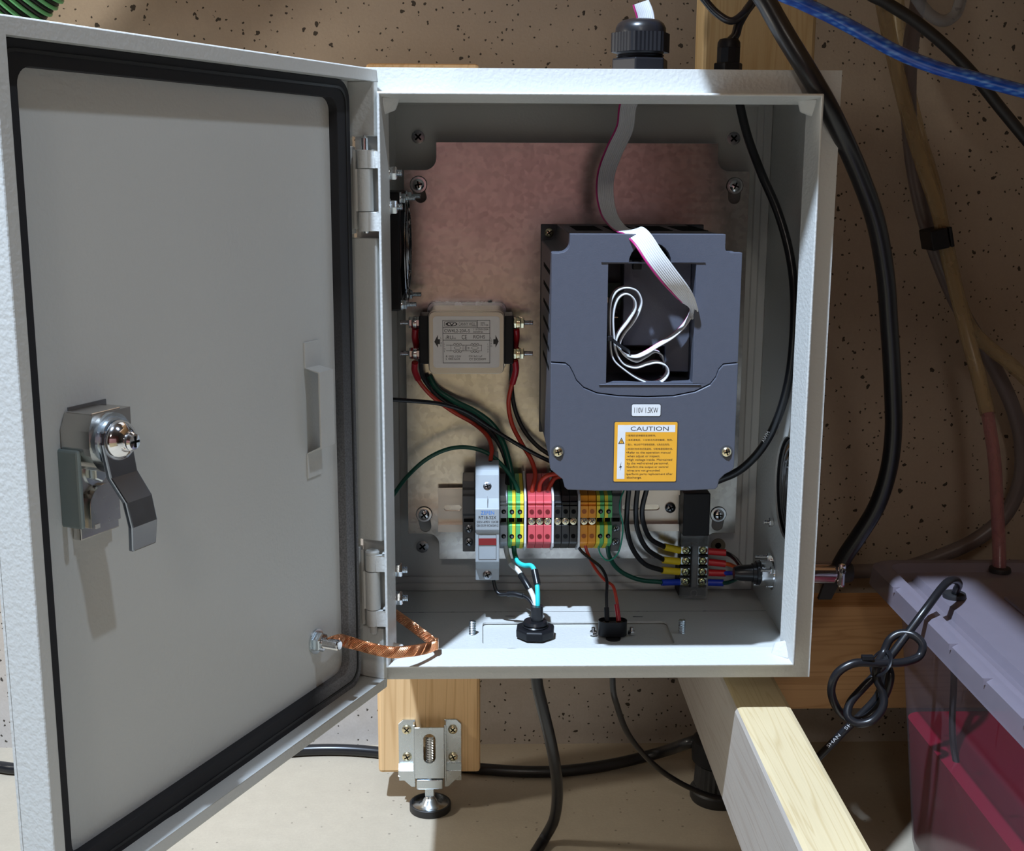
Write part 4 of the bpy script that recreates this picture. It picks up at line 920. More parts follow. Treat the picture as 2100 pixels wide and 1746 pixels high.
wire('earth_wire', [(-113.2,160.0,181.8), (-107.5,158.0,172.5), (-94.3,154.0,163.7), (-77.3,148.0,156.0), (-64.2,143.0,146.6), (-56.8,139.0,134.9), (-51.6,134.0,118.8), (-49.1,128.0,104.9), (-48.8,122.0,91.1)], 2.3, WGREEN, 'thick dark green wire curving beside the filter to the first earth terminal', 'wire', None, [('ferrule', [(-48.9,125.5,97.1), (-48.8,121.5,90.5)], 2.6, BLACK, 'black ferrule')])
wire('earth_wire', [(-115.5,161.0,183.1), (-110.9,158.0,171.4), (-97.4,155.0,159.7), (-80.7,150.0,151.4), (-66.4,146.0,141.4), (-58.2,143.0,129.8), (-52.6,138.0,114.7), (-50.5,132.0,102.0)], 1.8, RUBBER, 'black wire lying beneath the thick green wire', 'wire')
wire('earth_wire', [(-148.5,98,104), (-144.0,100.0,93.5), (-137.7,110.0,101.3), (-128.9,122.0,111.1), (-114.3,128.0,123.3), (-97.6,128.0,131.2), (-82.8,126.0,132.8), (-68.1,124.0,128.7), (-55.2,122.0,117.8), (-46.7,120.0,105.0), (-42.6,118.0,92.2)], 1.6, WGREEN, 'thin green wire arching from the hinge-side wall to the second earth terminal', 'wire', None, [('ferrule', [(-44.1,118.5,98.9), (-42.4,117.5,91.5)], 2.3, BLACK, 'black ferrule')])
wire('fan_lead', [(-148.5,100,208), (-144.5,100.0,175.0), (-137.4,105.0,173.4), (-122.1,112.0,171.0), (-102.6,120.0,167.3), (-84.6,126.0,160.2), (-68.0,130.0,148.5), (-49.5,130.0,136.8), (-31.6,132.0,126.1), (-17.2,140.0,117.3)], 1.6, GLOSSK, 'black lead crossing from the hinge-side wall to the inverter', 'wire')
wire('load_wire', [(-47.6,128.0,199.5), (-46.8,131.0,191.7), (-49.5,138.0,179.4), (-52.0,142.0,164.3), (-49.3,142.0,147.6), (-41.8,140.0,132.7), (-34.4,134.0,120.7), (-31.7,127.0,110.8), (-34.1,121.0,102.0), (-34.5,118.0,92.2)], 1.75, WRED, 'red wire from the filter to the first red terminal', 'wire', None,
     [('heat_shrink', [(-47.6,127.6,198.9), (-46.8,130.6,191.7), (-49.1,137.6,180.2)], 2.5, WREDD, 'dark red heat shrink'), ('ferrule', [(-34.3,119.8,98.5), (-34.5,117.6,91.5)], 2.3, BLACK, 'black ferrule')])
wire('load_wire', [(-47.0,128.0,223.7), (-46.5,132.0,216.6), (-47.7,140.0,206.3), (-49.3,148.0,193.9), (-49.5,152.0,176.2), (-46.8,152.0,157.1), (-40.0,150.0,141.4), (-29.4,148.0,129.0), (-15.8,146.0,119.8)], 1.7, RUBBER, 'black wire from the filter behind the red wire to the inverter', 'wire', None,
     [('heat_shrink', [(-47.0,127.6,223.0), (-46.5,131.6,216.7), (-47.4,138.6,207.6)], 2.6, WREDD, 'dark red heat shrink')])
wire('jumper_wire', [(-28.6,118.0,92.1), (-28.9,121.0,100.5), (-27.8,121.0,107.0), (-23.9,119.0,112.0), (-17.2,121.0,113.4), (-8.7,126.0,113.0)], 1.75, WRED, 'red wire bending from the middle red terminal under the inverter', 'wire', None, [('ferrule', [(-28.9,119.8,98.5), (-28.6,117.6,91.5)], 2.3, BLACK, 'black ferrule')])
wire('jumper_wire', [(-23.0,118.0,92.1), (-22.1,123.0,99.2), (-19.8,125.0,104.4), (-16.8,126.0,108.8), (-9.1,130.0,109.7)], 1.75, WRED, 'short red wire from the last red terminal under the inverter', 'wire', None, [('ferrule', [(-22.4,121.0,99.0), (-23.0,117.6,91.5)], 2.3, BLACK, 'black ferrule')])
for px, lb in ((1148, 'first'), (1162, 'second')):
    pass
wire('motor_lead', [(39.2,120.0,102.9), (38.3,122.0,85.1), (39.4,128.0,68.0), (44.8,135.0,50.1), (55.6,142.0,35.2), (71.6,150.0,26.9)], 2.0, GLOSSK, 'black wire from the inverter to the lowest yellow crimp', 'wire', 'black motor leads', [('crimp_sleeve', [(70.7,149.5,27.5), (85.0,153.5,24.9)], 2.9, FYEL, 'yellow crimp sleeve')])
wire('motor_lead', [(46.1,122.0,102.4), (45.3,124.0,84.6), (48.0,130.0,66.2), (56.1,137.0,49.5), (72.1,150.0,35.8)], 2.0, GLOSSK, 'black wire from the inverter to the middle yellow crimp', 'wire', 'black motor leads', [('crimp_sleeve', [(71.2,149.5,36.1), (84.7,153.5,33.4)], 2.9, FYEL, 'yellow crimp sleeve')])
wire('motor_lead', [(53.5,124.0,101.9), (50.4,126.0,84.0), (52.4,130.0,71.2), (59.1,138.0,57.1), (73.0,150.0,46.2)], 2.0, GLOSSK, 'black wire from the inverter to the topmost yellow crimp', 'wire', 'black motor leads', [('crimp_sleeve', [(71.7,149.5,47.0), (84.8,153.5,42.7)], 2.9, FYEL, 'yellow crimp sleeve')])
wire('earth_lead', [(23.3,120.0,62.6), (26.7,132.0,44.4), (35.4,140.0,30.7), (51.8,146.0,21.0), (72.6,150.0,17.2)], 1.8, WGREEN, 'green wire from the yellow-green terminals to the blue crimp on the barrier strip', 'wire', None, [('crimp_sleeve', [(70.6,149.5,17.3), (85.3,153.5,16.3)], 2.7, FBLU, 'blue crimp sleeve')])
wire('signal_earth', [(16.5,120.0,62.6), (19.0,128.0,48.1), (25.0,130.0,41.9), (31.5,128.0,46.4), (34.7,122.0,60.8), (34.7,118.0,74.7), (32.1,116.0,85.7), (32.5,118.0,93.5), (36.3,124.0,100.7)], .65, plain('wire_light_green', (.02, .30, .19), .35), 'thin light green wire looping below the yellow-green terminals', 'wire')
ym = 153.5
wire('spindle_wire', [(118.1,152.0,41.5), (123.2,150.0,40.4), (126.7,140.0,39.6), (128.3,125.0,38.4), (130.8,112.0,40.2)], 1.8, GLOSSK, 'black wire from the topmost red crimp to the round connector', 'wire', None, [('crimp_sleeve', [(107.8,153.5,41.8), (121.4,151.0,41.3)], 2.8, FRED, 'red crimp sleeve')])
wire('spindle_wire', [(118.4,152.0,32.1), (123.5,148.0,32.6), (126.8,132.0,34.9), (129.4,112.0,39.1)], 1.7, WORANGE, 'orange wire from the middle red crimp to the round connector', 'wire', None, [('crimp_sleeve', [(108.2,153.5,32.9), (121.4,151.0,32.1)], 2.8, FRED, 'red crimp sleeve')])
wire('spindle_wire', [(118.8,152.0,24.0), (124.5,146.0,26.0), (127.6,128.0,32.3), (129.7,108.0,39.2)], 1.8, WBLUE, 'blue wire from the lowest red crimp to the round connector', 'wire', None, [('crimp_sleeve', [(108.5,153.5,24.0), (121.7,151.0,24.3)], 2.8, FRED, 'red crimp sleeve')])
wire('spindle_wire', [(117.5,152.0,15.5), (123.3,146.0,18.3), (126.7,130.0,26.8), (129.5,112.0,35.6)], 1.6, WGREEN, 'green wire from the blue crimp to the round connector', 'wire', None, [('crimp_sleeve', [(108.4,153.5,15.8), (120.4,151.0,16.2)], 2.8, FBLU, 'blue crimp sleeve')])
# wires of the mains cord
wire('mains_wire', [(-55.0,122.0,61.1), (-52.7,124.0,48.0), (-50.2,118.0,42.9), (-45.2,108.0,41.4), (-40.4,98.0,36.3), (-35.5,90.0,29.8), (-32.9,82.0,23.5), (-32.3,79.0,17.7)], 1.9, WWHITE, 'white mains wire from the grey terminal into the floor gland', 'wire', None,
     [('dull_section', [(-55.0,121.6,60.4), (-52.7,123.6,48.1), (-50.5,118.4,43.1)], 2.0, WGREY, 'dull grey length'), ('heat_shrink', [(-43.1,103.6,39.0), (-40.4,97.6,36.4), (-36.9,92.0,31.8)], 2.6, GLOSSK, 'black heat shrink')])
wire('mains_wire', [(-48.3,122.0,61.1), (-47.5,122.0,50.6), (-45.5,114.0,46.5), (-40.5,106.0,45.9), (-35.2,100.0,47.4), (-32.5,94.0,43.7), (-31.4,86.0,35.3), (-31.2,81.0,25.7), (-31.5,79.0,17.7)], 1.8, WTEAL, 'teal mains wire from the first earth terminal into the floor gland', 'wire', None,
     [('green_section', [(-48.3,121.6,60.4), (-47.5,121.6,51.1), (-46.1,116.4,47.6)], 1.95, WGREEN, 'dark green length'), ('heat_shrink', [(-33.2,95.6,45.4), (-32.3,91.6,41.4), (-31.3,87.0,36.9)], 2.7, GLOSSK, 'black heat shrink')])
wire('mains_wire', [(-65.2,108.0,42.3), (-63.7,104.0,35.1), (-61.6,100.0,28.0), (-59.0,98.0,26.0), (-51.8,95.0,27.0), (-43.5,91.0,27.6), (-37.5,86.0,25.9), (-34.0,81.0,21.6), (-33.0,79.0,17.7)], 1.4, GLOSSK, 'black mains wire from the fuse holder into the floor gland', 'wire', None,
     [('heat_shrink', [(-53.2,95.4,26.9), (-47.8,93.0,27.7), (-42.0,90.0,27.2)], 2.2, GLOSSK, 'black heat shrink')])
wire('mains_cable', [(-31.9,79.0,23.4), (-31.8,79.0,11.3), (-33,79,0), (-33,79,-16), (-31.5,79.0,-36.7), (-27.1,82.0,-57.6), (-20.8,92.0,-86.9), (-15.0,108.0,-120.4), (-12.0,126.0,-153.6), (-13.9,142.0,-185.0), (-21.4,148.8,-205.0), (-37.9,106.0,-205.0)], 4.6, GLOSSK, 'thick black power cord hanging below the enclosure down to the floor', 'cable', None, (), 14, 9)
# socket wires
wire('socket_wire', [(-1.0,120.0,62.7), (3.0,122.0,53.1), (10.1,116.0,48.0), (17.8,106.0,43.8), (21.2,98.0,37.5), (20.4,88.0,26.8), (20.3,80.0,11.8)], 1.2, GLOSSK, 'thin black wire from the black terminals to the oval socket', 'wire', None, [('heat_shrink', [(20.1,83.5,20.4), (20.3,80.0,11.0)], 1.9, BLACK, 'black heat shrink')])
wire('socket_wire', [(5.3,120.0,62.6), (8.7,122.0,50.4), (13.6,112.0,41.8), (20.2,102.0,35.4), (25.7,94.0,33.1), (27.7,88.0,25.6), (28.6,84.0,18.7), (29.0,80.0,11.7)], 1.2, WRED, 'thin red wire from the orange terminals to the oval socket', 'wire', None, [('heat_shrink', [(27.6,85.5,21.9), (29.0,80.0,11.0)], 1.9, WREDD, 'red heat shrink')])
wire('signal_cable', [(24.5,74,-6), (25.2,75.0,-40.0), (30.3,88.0,-60.7), (40.5,110.0,-91.0), (57.7,140.0,-124.3), (79.2,168.0,-155.3), (103.4,186.0,-178.2), (124.5,196.0,-191.8), (149.0,200.0,-199.6)], 2.3, GLOSSK, 'thin black cord curving from under the enclosure behind the pale beam', 'cable', None, (), 12, 9)
wire('inverter_cable', [(106.5,100.0,392.2), (109.0,98.0,379.6), (113.6,92.0,360.5), (121.4,82.0,337.2), (131.0,70.0,312.0), (137.9,60.0,285.0), (141.0,52.0,257.4), (142.0,52.0,223.8), (141.7,60.0,193.6), (138.9,76.0,163.6), (132.1,96.0,136.6), (120.6,112.0,117.6), (106.6,124.0,107.1)], 3.1, GLOSSK, 'black cable bowing down beside the slate inverter from the roof', 'cable', None, (), 14, 9)
wire('loop_cable', [up((75.9,100.0,458.3), -16), (78.6,100.0,457.7), (81.8,100.0,453.2), (90.2,98.0,444.4), (99.4,96.0,439.7), (107.6,96.0,444.9), (114.4,98.0,454.5), (116.5,98.0,458.3), up((116.5,98.0,458.3), 14)], 2.6, GLOSSK, 'black cable dipping in a small loop above the small cable gland', 'cable', None, (), 12)
wire('gland_cable', [(99,100,426), (103.2,100.0,430.5), (105.2,101.0,437.4), (110.0,103.0,446.1), (118.3,106.0,458.8), up((118.3,106.0,458.8), 22, 12)], 3.2, GLOSSK, 'black cable entering the small cable gland on the roof', 'cable', None, (), 12)
wire('spindle_cable', [up((97.7,8.0,450.9), -22, 10), (97.7,8.0,450.9), (104.0,4.0,439.0), (114.4,-3.0,419.6), (128.1,-8.0,397.6), (140.2,-7.0,379.8), (154.4,0.0,358.5), (170.7,14.0,334.5), (187.9,32.0,306.0), (202.0,50.0,270.9), (211.4,64.0,236.0), (220.5,76.0,192.7), (227.0,86.0,153.2), (227.3,92.0,122.6), (221.9,98.0,93.1), (211.9,103.0,69.7), (204.0,107.0,53.2), (200.6,110.0,43.7)], 6.3, GLOSSK, 'thick black cable sweeping over the enclosure corner down to the round connector', 'cable', None, (), 16, 9)
wire('blue_cable', [up((120.7,60.0,455.2), -95, 60), (120.7,60.0,455.2), (137.2,60.0,448.0), (157.1,60.0,439.5), (178.8,60.0,429.1), (204.7,62.0,416.7), (230.7,64.0,407.6), (260.1,66.0,400.3), (299.1,70.0,391.5), beyond((260.1,66.0,400.3), (299.1,70.0,391.5))], 4.6, BLUEJ, 'translucent blue braided cable crossing the upper corner of the view', 'cable', None, (), 16, 9)
wire('hanging_cable', [up((206.9,150.0,467.9), -50), (206.9,150.0,467.9), (221.7,150.0,459.8), (246.0,150.0,445.7), (270.7,150.0,427.3), (292.2,150.0,407.4), (314.1,150.0,383.7), (340.4,150.0,355.8), beyond((314.1,150.0,383.7), (340.4,150.0,355.8))], 4.4, RUBBER, 'matt black cable running behind the blue braided cable', 'cable', None, (), 14, 9)
# hoses at the wall
wire('grey_hose', [up((297.6,300.0,490.5), 8), (297.6,300.0,490.5), (295.5,300.0,472.8), (292.6,300.0,447.1), (292.7,300.0,409.0), (296.4,300.0,372.5), (302.5,300.0,339.6), (312.6,300.0,304.2), (327.8,300.0,266.2), (347.6,300.0,226.3), (369.4,300.0,192.9), (389.5,300.0,162.1), (408.0,300.0,126.5), (418.0,300.0,92.7), (418.2,300.0,58.5), (407.9,300.0,30.9), (384.0,300.0,7.7), (351.2,300.0,-8.6), (315.7,300.0,-20.6), (279.6,300.0,-23.3), (243.3,300.0,-23.2)], 6.8, GHOSE, 'grey hose hanging against the concrete wall and curling back behind the tub', 'hose', None, (), 14, 9)
wire('coolant_hose', [up((261.3,292.0,487.2), -14), (261.3,292.0,487.2), (271.0,290.0,447.9), (286.4,284.0,392.0), (301.5,276.0,343.6), (313.8,268.0,307.2), (319.7,262.0,282.2), (328.6,256.0,244.5), (337.7,246.0,206.3), (345.0,232.0,170.9), (348.5,214.0,141.0)], 6.2, YHOSE, 'clear hose running from the clip on the wall into the grommet of the tub lid', 'hose', None,
     [('coolant_section', [(348.4,215.0,142.5), (347.6,192.0,108.6), (342.2,166.0,74.4), (338.7,148.0,47.2), (337,139,26)], 5.3, PINKHOSE, 'pink coolant filled length')], 12, 9)
wire('drain_hose', [up((283.8,322.0,493.4), -5), (283.8,322.0,493.4), (290.8,322.0,451.2), (298.9,320.0,410.3), (309.0,314.0,370.9), (314.5,300.0,343.7), (318.0,284.0,317.1), (323.2,274.0,282.4), (333.9,270.0,243.2), (349.5,268.0,206.9), (370.2,268.0,187.4), (386.1,268.0,175.8), (409.3,268.0,155.6), beyond((386.1,268.0,175.8), (409.3,268.0,155.6), 2.5)], 6.0, YHOSE, 'clear yellowish hose bending away at the clip on the concrete wall', 'hose', None, (), 12, 9)
wire('clear_hose', [up((256.3,200.0,478.5), -14), (256.3,200.0,478.5), (264.8,200.0,465.0), (272.9,200.0,456.8), (283.1,200.0,452.5), (291.1,200.0,456.2), (295.0,200.0,465.2), (296.6,200.0,478.8), up((296.6,200.0,478.8), 10)], 4.6, CLHOSE, 'loop of clear grey tubing at the upper edge beside the grey hose', 'hose', None, (), 14)
ck = empty('hose_clip', (314.1,255.0,283.4), 'black plastic clip holding the clear hoses together on the wall', 'clip')
cO = Vector((314.1,255.0,283.4)); cd = Vector((.22, 0, -.97)).normalized(); cs_ = Vector((cd.z*-1, 0, cd.x))
def bl(s0, s1, y0, y1, l0, l1): return MB().hexa([cO+cs_*s_+Vector((0, y, 0))+cd*l0 for s_, y in ((s0,y0),(s1,y0),(s1,y1),(s0,y1))], [cO+cs_*s_+Vector((0, y, 0))+cd*l1 for s_, y in ((s0,y0),(s1,y0),(s1,y1),(s0,y1))])
bl(-9.5, 5.2, -3, 26, -8.5, 8.5).build('clip_body', BLACK, ck, bevel=1); bl(6.2, 9.2, -3, 26, -8.5, 8.5).build('clip_jaw', BLACK, ck, bevel=.8); bl(5, 6.4, 6, 24, -8, 8).build('clip_hinge', BLACK, ck)
# corrugated hose
gh = empty('corrugated_hose', (-446.2,262.0,474.3), 'black corrugated hose with green ribs behind the top of the open door', 'hose')
hp = [(-409.0,262.0,509.8), (-435.6,262.0,482.2), (-463.2,262.0,454.0), (-488.6,262.0,428.2), (-518.5,262.0,398.3)]
HP = spline(hp, 14); L_ = [0]
for a, b in zip(HP, HP[1:]): L_.append(L_[-1]+(b-a).length)
tot = L_[-1]; pit = 7.0
MB().tube(hp, 1, 28, 30, True, lambda f: 25.5+1.6*math.cos(f*tot/pit*2*PI)).build('hose_wall', RUBBER, gh)
fr_ = frames(HP); d = pit*.25
while d < tot-1:
    j = max(i for i, l_ in enumerate(L_) if l_ <= d); p_ = HP[j].lerp(HP[min(j+1, len(HP)-1)], (d-L_[j])/max(1e-6, L_[min(j+1, len(HP)-1)]-L_[j])); a, b = fr_[j]; tt = (HP[min(j+1, len(HP)-1)]-HP[max(j-1, 0)]).normalized()
    MB().tube([p_+(a*math.cos(2*PI*k/26)+b*math.sin(2*PI*k/26))*26.6+tt*(d*0+3.5*k/26-1.7) for k in range(27)], 1.7, 8, 2).build('hose_rib', GREENRIB, gh); d += pit
# cables on the floor
wire('floor_cable', [(-640,262,-204.5), (-522.7,285.3,-204.5), (-503.3,281.2,-204.5), (-420,285,-204.5), (-330,296,-204.5), (-248.2,313.9,-204.5), (-206.6,315.3,-204.5), (-164.2,307.4,-204.5), (-121.9,289.7,-204.5), (-74.0,274.2,-204.5), (-31.3,267.7,-204.5), (4.7,269.1,-204.5), (50.8,278.9,-203.0), (92.6,286.0,-196.0), (112.2,238.0,-162.8), (124.7,240.0,-159.6)], 5.3, GLOSSK, 'thick black cable lying on the floor along the wall behind the footed post', 'cable', None, (), 14, 9)
pl = empty('power_plug', (130.0,223.2,-210.0), 'black ribbed power plug standing on the floor behind the pale beam', 'plug')
pO = Vector((137.9,230.2,-210.0)); pO.y = 226
m = MB(); m.lathe(pO, (0, 0, 1), [(0, 24), (2, 25), (9, 25), (11, 23), (14, 22)], 32); m.build('plug_base', RUBBER, pl)
m = MB(); nn = 28; vs = []
for z, r_ in ((14, 21), (34, 20)): vs += [(pO.x+(r_+(.9 if i % 2 else 0))*math.cos(2*PI*i/(2*nn)), pO.y+(r_+(.9 if i % 2 else 0))*math.sin(2*PI*i/(2*nn)), pO.z+z) for i in range(2*nn)]
m._add(vs, [(i, (i+1)%(2*nn), 2*nn+(i+1)%(2*nn), 2*nn+i) for i in range(2*nn)]+[tuple(range(2*nn-1,-1,-1)), tuple(range(2*nn, 4*nn))], False); m.build('plug_grip', RUBBER, pl)
m = MB(); m.lathe(pO+Vector((0,0,34)), (0, 0, 1), [(0, 20), (3, 24), (12, 24.5), (22, 24), (24, 21.5), (24.2, 18), (19, 15), (19, 1)], 32); m.build('plug_collar', BLACK, pl)

# ---------------------------------------------------------------- copper strap
br = empty('earth_strap', tuple(TD(57.5,-6,47)), 'braided copper earth strap linking the open door to the enclosure', 'strap')
bp = [tuple(TD(57.5,-9,47)), tuple(TD(52,-6,47.5)), (-158.6,-30.0,38.0), (-144.8,-30.0,33.9), (-132.2,-30.0,31.1), (-119.9,-24.0,29.4), (-110.7,-16.0,27.8), (-103.6,-8.0,27.1)]
bq = [(-103.6,-8.0,27.1), (-105.4,-4.0,27.9), (-113.2,4.0,30.8), (-122.0,14.0,33.7), (-130.9,24.0,36.4), (-138.3,34.0,37.4)]
for nm, pts in (('braid', bp), ('braid', bq)):
    m = MB(); C = spline(pts, 14); L_ = sum((b-a).length for a, b in zip(C, C[1:]))
    Wd = 3.7
    m.tube(pts, 1, 10, 8, True, lambda f: (.8, .8))
    for k in range(24):
        sgn = 1 if k % 2 else -1; ph = 2*PI*k/24; P_ = []
        for i, p_ in enumerate(C):
            t_ = (C[min(i+1, len(C)-1)]-C[max(i-1, 0)]).normalized(); up = Vector((0, 0, 1)); up = (up-t_*up.dot(t_)).normalized(); dd = t_.cross(up)
            w = ph+sgn*i/len(C)*L_/15*2*PI; P_.append(p_+up*Wd*math.sin(w)+dd*(.9+.15*sgn)*math.cos(w))
        m.tube(P_, .42, 5, 1)
    m.build(nm, COPPER, br)
MB().box((-103.6,-8.0,27.1)[0]-2, (-103.6,-8.0,27.1)[0]+2, -9.4, -2.6, (-103.6,-8.0,27.1)[2]-3.2, (-103.6,-8.0,27.1)[2]+3.6).build('crimped_tip', COPPER, br, bevel=.8)

# ---------------------------------------------------------------- levelling foot
lf = empty('levelling_foot', (-117.8, 202, -210), 'zinc plated levelling foot with black pad screwed to the footed post', 'levelling foot')
fy = 218
bxL, bxR = -145, -90.5; zt = -129
def plate_half(s_):
    xa, xb = (bxL, bxL+14.5) if s_ < 0 else (bxR-14.5, bxR)
    po = [(xa, zt-4), (xa+4, zt), (xb, zt), (xb, zt-44), (xa, zt-44)] if s_ < 0 else [(xa, zt), (xb-4, zt), (xb, zt-4), (xb, zt-44), (xa, zt-44)]
    MB().prism(po, fy-1.8, fy, XZ).build('bracket_flange', ZINC, lf, bevel=.4, seg=1)
    m = MB(); xi = xb if s_ < 0 else xa                                   # sides folding forward to the channel
    m.box(min(xi, xi+s_*1.6), max(xi, xi+s_*1.6), fy-11, fy-.2, zt-54, zt-1); m.build('bracket_side', ZINC, lf, bevel=.3, seg=1)
    xe = xa if s_ < 0 else xb
    m = MB(); m.prism([(xe, zt-44), (xi, zt-44), (xi, zt-59), (xi-(-s_)*3 if s_ < 0 else xi+3, zt-59), (xe, zt-48)], fy-10, fy-8.4, XZ); m.build('bracket_gusset', ZINC, lf, bevel=.3, seg=1)
    MB().box(min(xe, xe-s_*7), max(xe, xe-s_*7), fy-1.8, fy+2, zt-57, zt-44).build('bracket_flange', ZINC, lf)
    ya, yb = fy-1.8, fy-9.9
    MB().hexa([(min(xe, xi), yb, zt-49), (max(xe, xi), yb, zt-49), (max(xe, xi), yb+1.4, zt-49), (min(xe, xi), yb+1.4, zt-49)], [(min(xe, xi), ya, zt-41), (max(xe, xi), ya, zt-41), (max(xe, xi), fy, zt-41), (min(xe, xi), fy, zt-41)]).build('bracket_bend', ZINC, lf)
    for z in (zt-9, zt-34.5): screw(lf, ((xa+xb)/2-(s_)*-.0, fy-1.9, z), (0, -1, .05), 4.1, 2.0, [BRASS, VOID], 'wood_screw', .6+z)
plate_half(-1); plate_half(1)
ci0, ci1 = bxL+14.5, bxR-14.5; cm = (ci0+ci1)/2
MB().prism([(ci0, zt-2.5), (ci1, zt-2.5), (ci1, zt-50), (ci0, zt-50)], fy-12.6, fy-11, XZ, [slot_poly(cm, zt-22, 5.2, 13.5)]).build('bracket_channel', ZINC, lf, bevel=.4, seg=1)
m = MB(); m.box(ci0+1.5, ci1-1.5, fy-14.5, fy-2, zt-59, zt-50.5); m.build('bracket_nut', ZINC, lf, bevel=.6)
m = MB(); m.thread((cm, fy-8, zt-75), (cm, fy-8, zt-12), 4.4, 2.3, 18); m.build('threaded_rod', STEEL, lf)
m = MB(); m.box(cm-4.2, cm+3.6, fy-12.5, fy-4, zt-67, zt-59); m.build('jam_nut', ZINC, lf, bevel=.5)
m = MB(); m.lathe((cm, fy-8, -207.5), (0, 0, 1), [(0, 16.3), (1.6, 16.3), (1.7, 11), (2.6, 9.5), (4.5, 7.2), (7.5, 5.6), (9, 4)], 36); m.build('foot_plate', ZINC, lf)
m = MB(); m.thread((cm, fy-8, -200), (cm, fy-8, zt-66), 4.4, 2.3, 18); m.build('threaded_rod', ZINC, lf)
m = MB(); m.lathe((cm, fy-8, -210), (0, 0, 1), [(0, 17.6), (.6, 18), (6.4, 18), (6.8, 17.6), (6.8, 16.4), (2.6, 16.2), (2.5, 1)], 40); m.build('rubber_pad', RUBBER, lf)

# ---------------------------------------------------------------- coolant tub
tub = empty('plastic_tub', (440, -60, -210), 'frosted plastic storage tub of pink coolant with a lid, near the rail', 'tub')
TX0, TX1, TY0, TY1 = 253, 640, -300, 134
def ringpts(z, e=0):
    f = (z+210)/230.0; ins = 23*(1-f)+e
    return [(x, y, z) for x, y in rrect(TX0+ins, TX1-ins, TY0+ins*.3+e*.7, TY1-ins*.35-e*.65, 14, 5)]
def shell(zs, es, mat, name, par, close_bottom=True, close_top=False):
    m = MB(); rs = [ringpts(z, e) for z, e in zip(zs, es)]; n = len(rs[0]); vs = [p for r_ in rs for p in r_]
    m._add(vs, [(j*n+i, j*n+(i+1)%n, (j+1)*n+(i+1)%n, (j+1)*n+i) for j in range(len(rs)-1) for i in range(n)], True)
    if close_bottom: m._add(rs[0], [tuple(range(n-1, -1, -1))], False)
    if close_top: m._add(rs[-1], [tuple(range(n))], False)
    return m.build(name, mat, par)
shell((-209.6, -205, -190, 22), (6, 2, 0, 0), TUB, 'tub_wall', tub)
shell((-207, -188, -85), (8, .9, .9), LIQUID, 'coolant', tub, True, True)
def lidring(z, e): return [(x, y, z) for x, y in rrect(TX0-15+e, TX1+22-e, TY0-20+e, TY1+14+20-e, 18-min(e, 20)*.4, 6)]
m = MB(); rs = [lidring(z, e) for z, e in ((14, 2), (14.4, 0), (29, 1.6), (31, 5), (31, 14), (24, 17), (23, 27), (28.5, 30), (28.5, 60))]; n = len(rs[0])
m._add([p for r_ in rs for p in r_], [(j*n+i, j*n+(i+1)%n, (j+1)*n+(i+1)%n, (j+1)*n+i) for j in range(len(rs)-1) for i in range(n)], True); m._add(rs[-1], [tuple(range(n))], False)
m.build('tub_lid', LIDM, tub, sharp=30)
for k in range(7): y = 95-k*58; MB().box(TX0-15.3, TX0-9.5, y, y+.6, 27, 31.4).build('lid_rib', LIDM, tub)
MB().box(TX0+60, TX1-60, TY0+40, TY1-60, 28.6, 31.5).build('lid_panel', LIDM, tub, bevel=2)
g1, g2 = (278.3,78.9,30.0), (337, 139, 29)
for gx, gy, gz in (g1, g2):
    m = MB(); m.lathe((gx, gy, 27.5), (0, 0, 1), [(0, 8), (2.6, 8.6), (4.6, 8), (5, 5)], 24); m.build('lid_grommet', RUBBER, tub)
MB().tube([g1, (g1[0], g1[1], 10), (g1[0]+2, g1[1]-6, -30), (g1[0]-4, g1[1]-30, -75), (g1[0]+6, g1[1]-60, -130), (g1[0]+30, g1[1]-90, -200)], 2.6, 8, 6).build('pump_lead', RUBBER, tub)
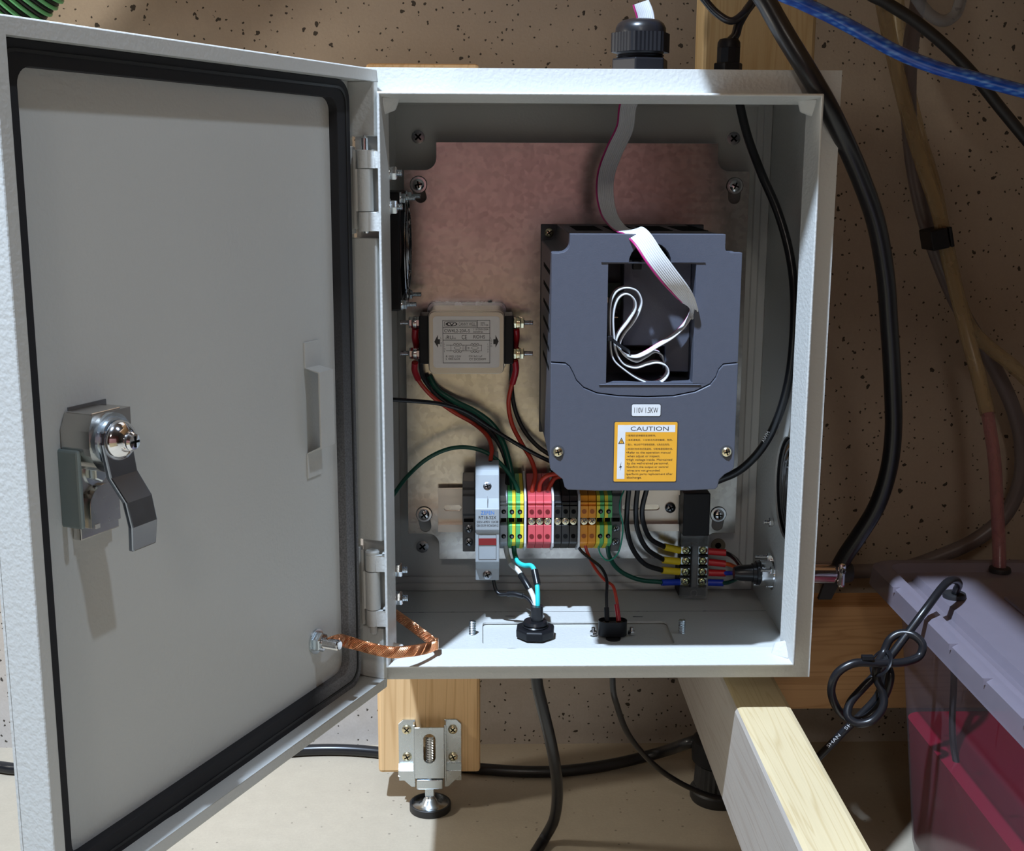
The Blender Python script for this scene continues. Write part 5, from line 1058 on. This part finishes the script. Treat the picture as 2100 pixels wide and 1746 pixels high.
wire('pump_cable', [(g1[0], g1[1], 30), (277.5,74.0,35.5), (277.4,70.0,41.4), (269.4,58.0,49.2), (257.7,44.0,51.3), (238.3,26.0,39.3), (224.0,20.0,22.9), (210.4,16.0,5.9), (201.9,16.0,-6.0), (193.6,14.0,-14.1), (183.8,12.0,-25.9), (182.0,8.0,-33.2), (187.5,5.0,-36.9), (197.3,4.0,-34.7), (205.1,5.0,-24.7), (205.5,8.0,-16.0), (201.5,10.0,-7.1), (201.2,12.0,2.5), (208.1,20.0,9.0), (212.6,22.0,17.9), (219.2,22.0,22.2), (227.4,18.0,22.6), (232.9,14.0,17.3), (230.7,12.0,9.9), (219.3,8.0,6.9), (201.8,6.0,6.8), (182.5,4.0,7.7), (171.5,4.0,0.6), (168.3,5.0,-10.5), (171.5,8.0,-22.2), (183.7,20.0,-38.7), (195.9,26.0,-44.5), (207.6,28.0,-38.0), (214.8,28.0,-24.0), (216.1,26.0,-10.6), (215.7,30.0,-7.1), (214.8,34.0,-16.2), (210.7,34.0,-29.5), (200.3,34.0,-42.9), (188.0,34.0,-56.3), (175.0,34.0,-71.4), (157.6,34.0,-91.0)], 2.9, GLOSSK, 'glossy black pump cable knotted in loops beside the plastic tub', 'cable', None, (), 12, 6)
kt = empty('cable_tie', (199.8,2.0,8.1), 'black cable tie cinching the knotted pump cable', 'cable tie')
kO = Vector((204.5,14.0,3.8)); m = MB()
m.tube([kO+Vector((7.5*math.cos(w)*.7, 13*math.sin(w), 7.5*math.cos(w))) for w in [2*PI*k/16 for k in range(17)]], 1, 6, 3, True, lambda f: (1.5, .7)); m.build('strap', BLACK, kt)
kh = Vector((191.7,4.0,11.9)); MB().box(kh.x-4, kh.x+4, kh.y-2, kh.y+2, kh.z-1.6, kh.z+1.6).build('tie_head', BLACK, kt, bevel=.4)
e0, e1 = Vector((175.6,30.6,-66.7)), Vector((183.9,30.6,-57.4)); e2, e3 = Vector((187.6,30.6,-53.2)), Vector((192.8,30.6,-47.3))
for wd, a, b in (('SHAN', e0, e1), ('SHI', e2, e3)):
    dr = (b-a); ln = dr.length; dr.normalize(); up = Vector((-dr.z, 0, dr.x)); 
    text(wd, (0, ln, -1.3, 1.3), 0, LABELW, [o for o in bpy.data.objects if o.name == 'pump_cable'][0], 'cable_lettering', lambda u, v: a+dr*u+up*v)
e0, e1 = Vector((131.4,88.0,145.7)), Vector((133.7,81.0,154.7)); 
dr = e1-e0; ln = dr.length; dr.normalize(); up = Vector((-dr.z, 0, dr.x)).normalized()
text('AWM', (0, ln, -1.2, 1.2), 0, LABELW, [o for o in bpy.data.objects if o.name == 'inverter_cable'][0], 'cable_lettering', lambda u, v: e0+dr*u+up*v+Vector((0, -3.0, 0)))
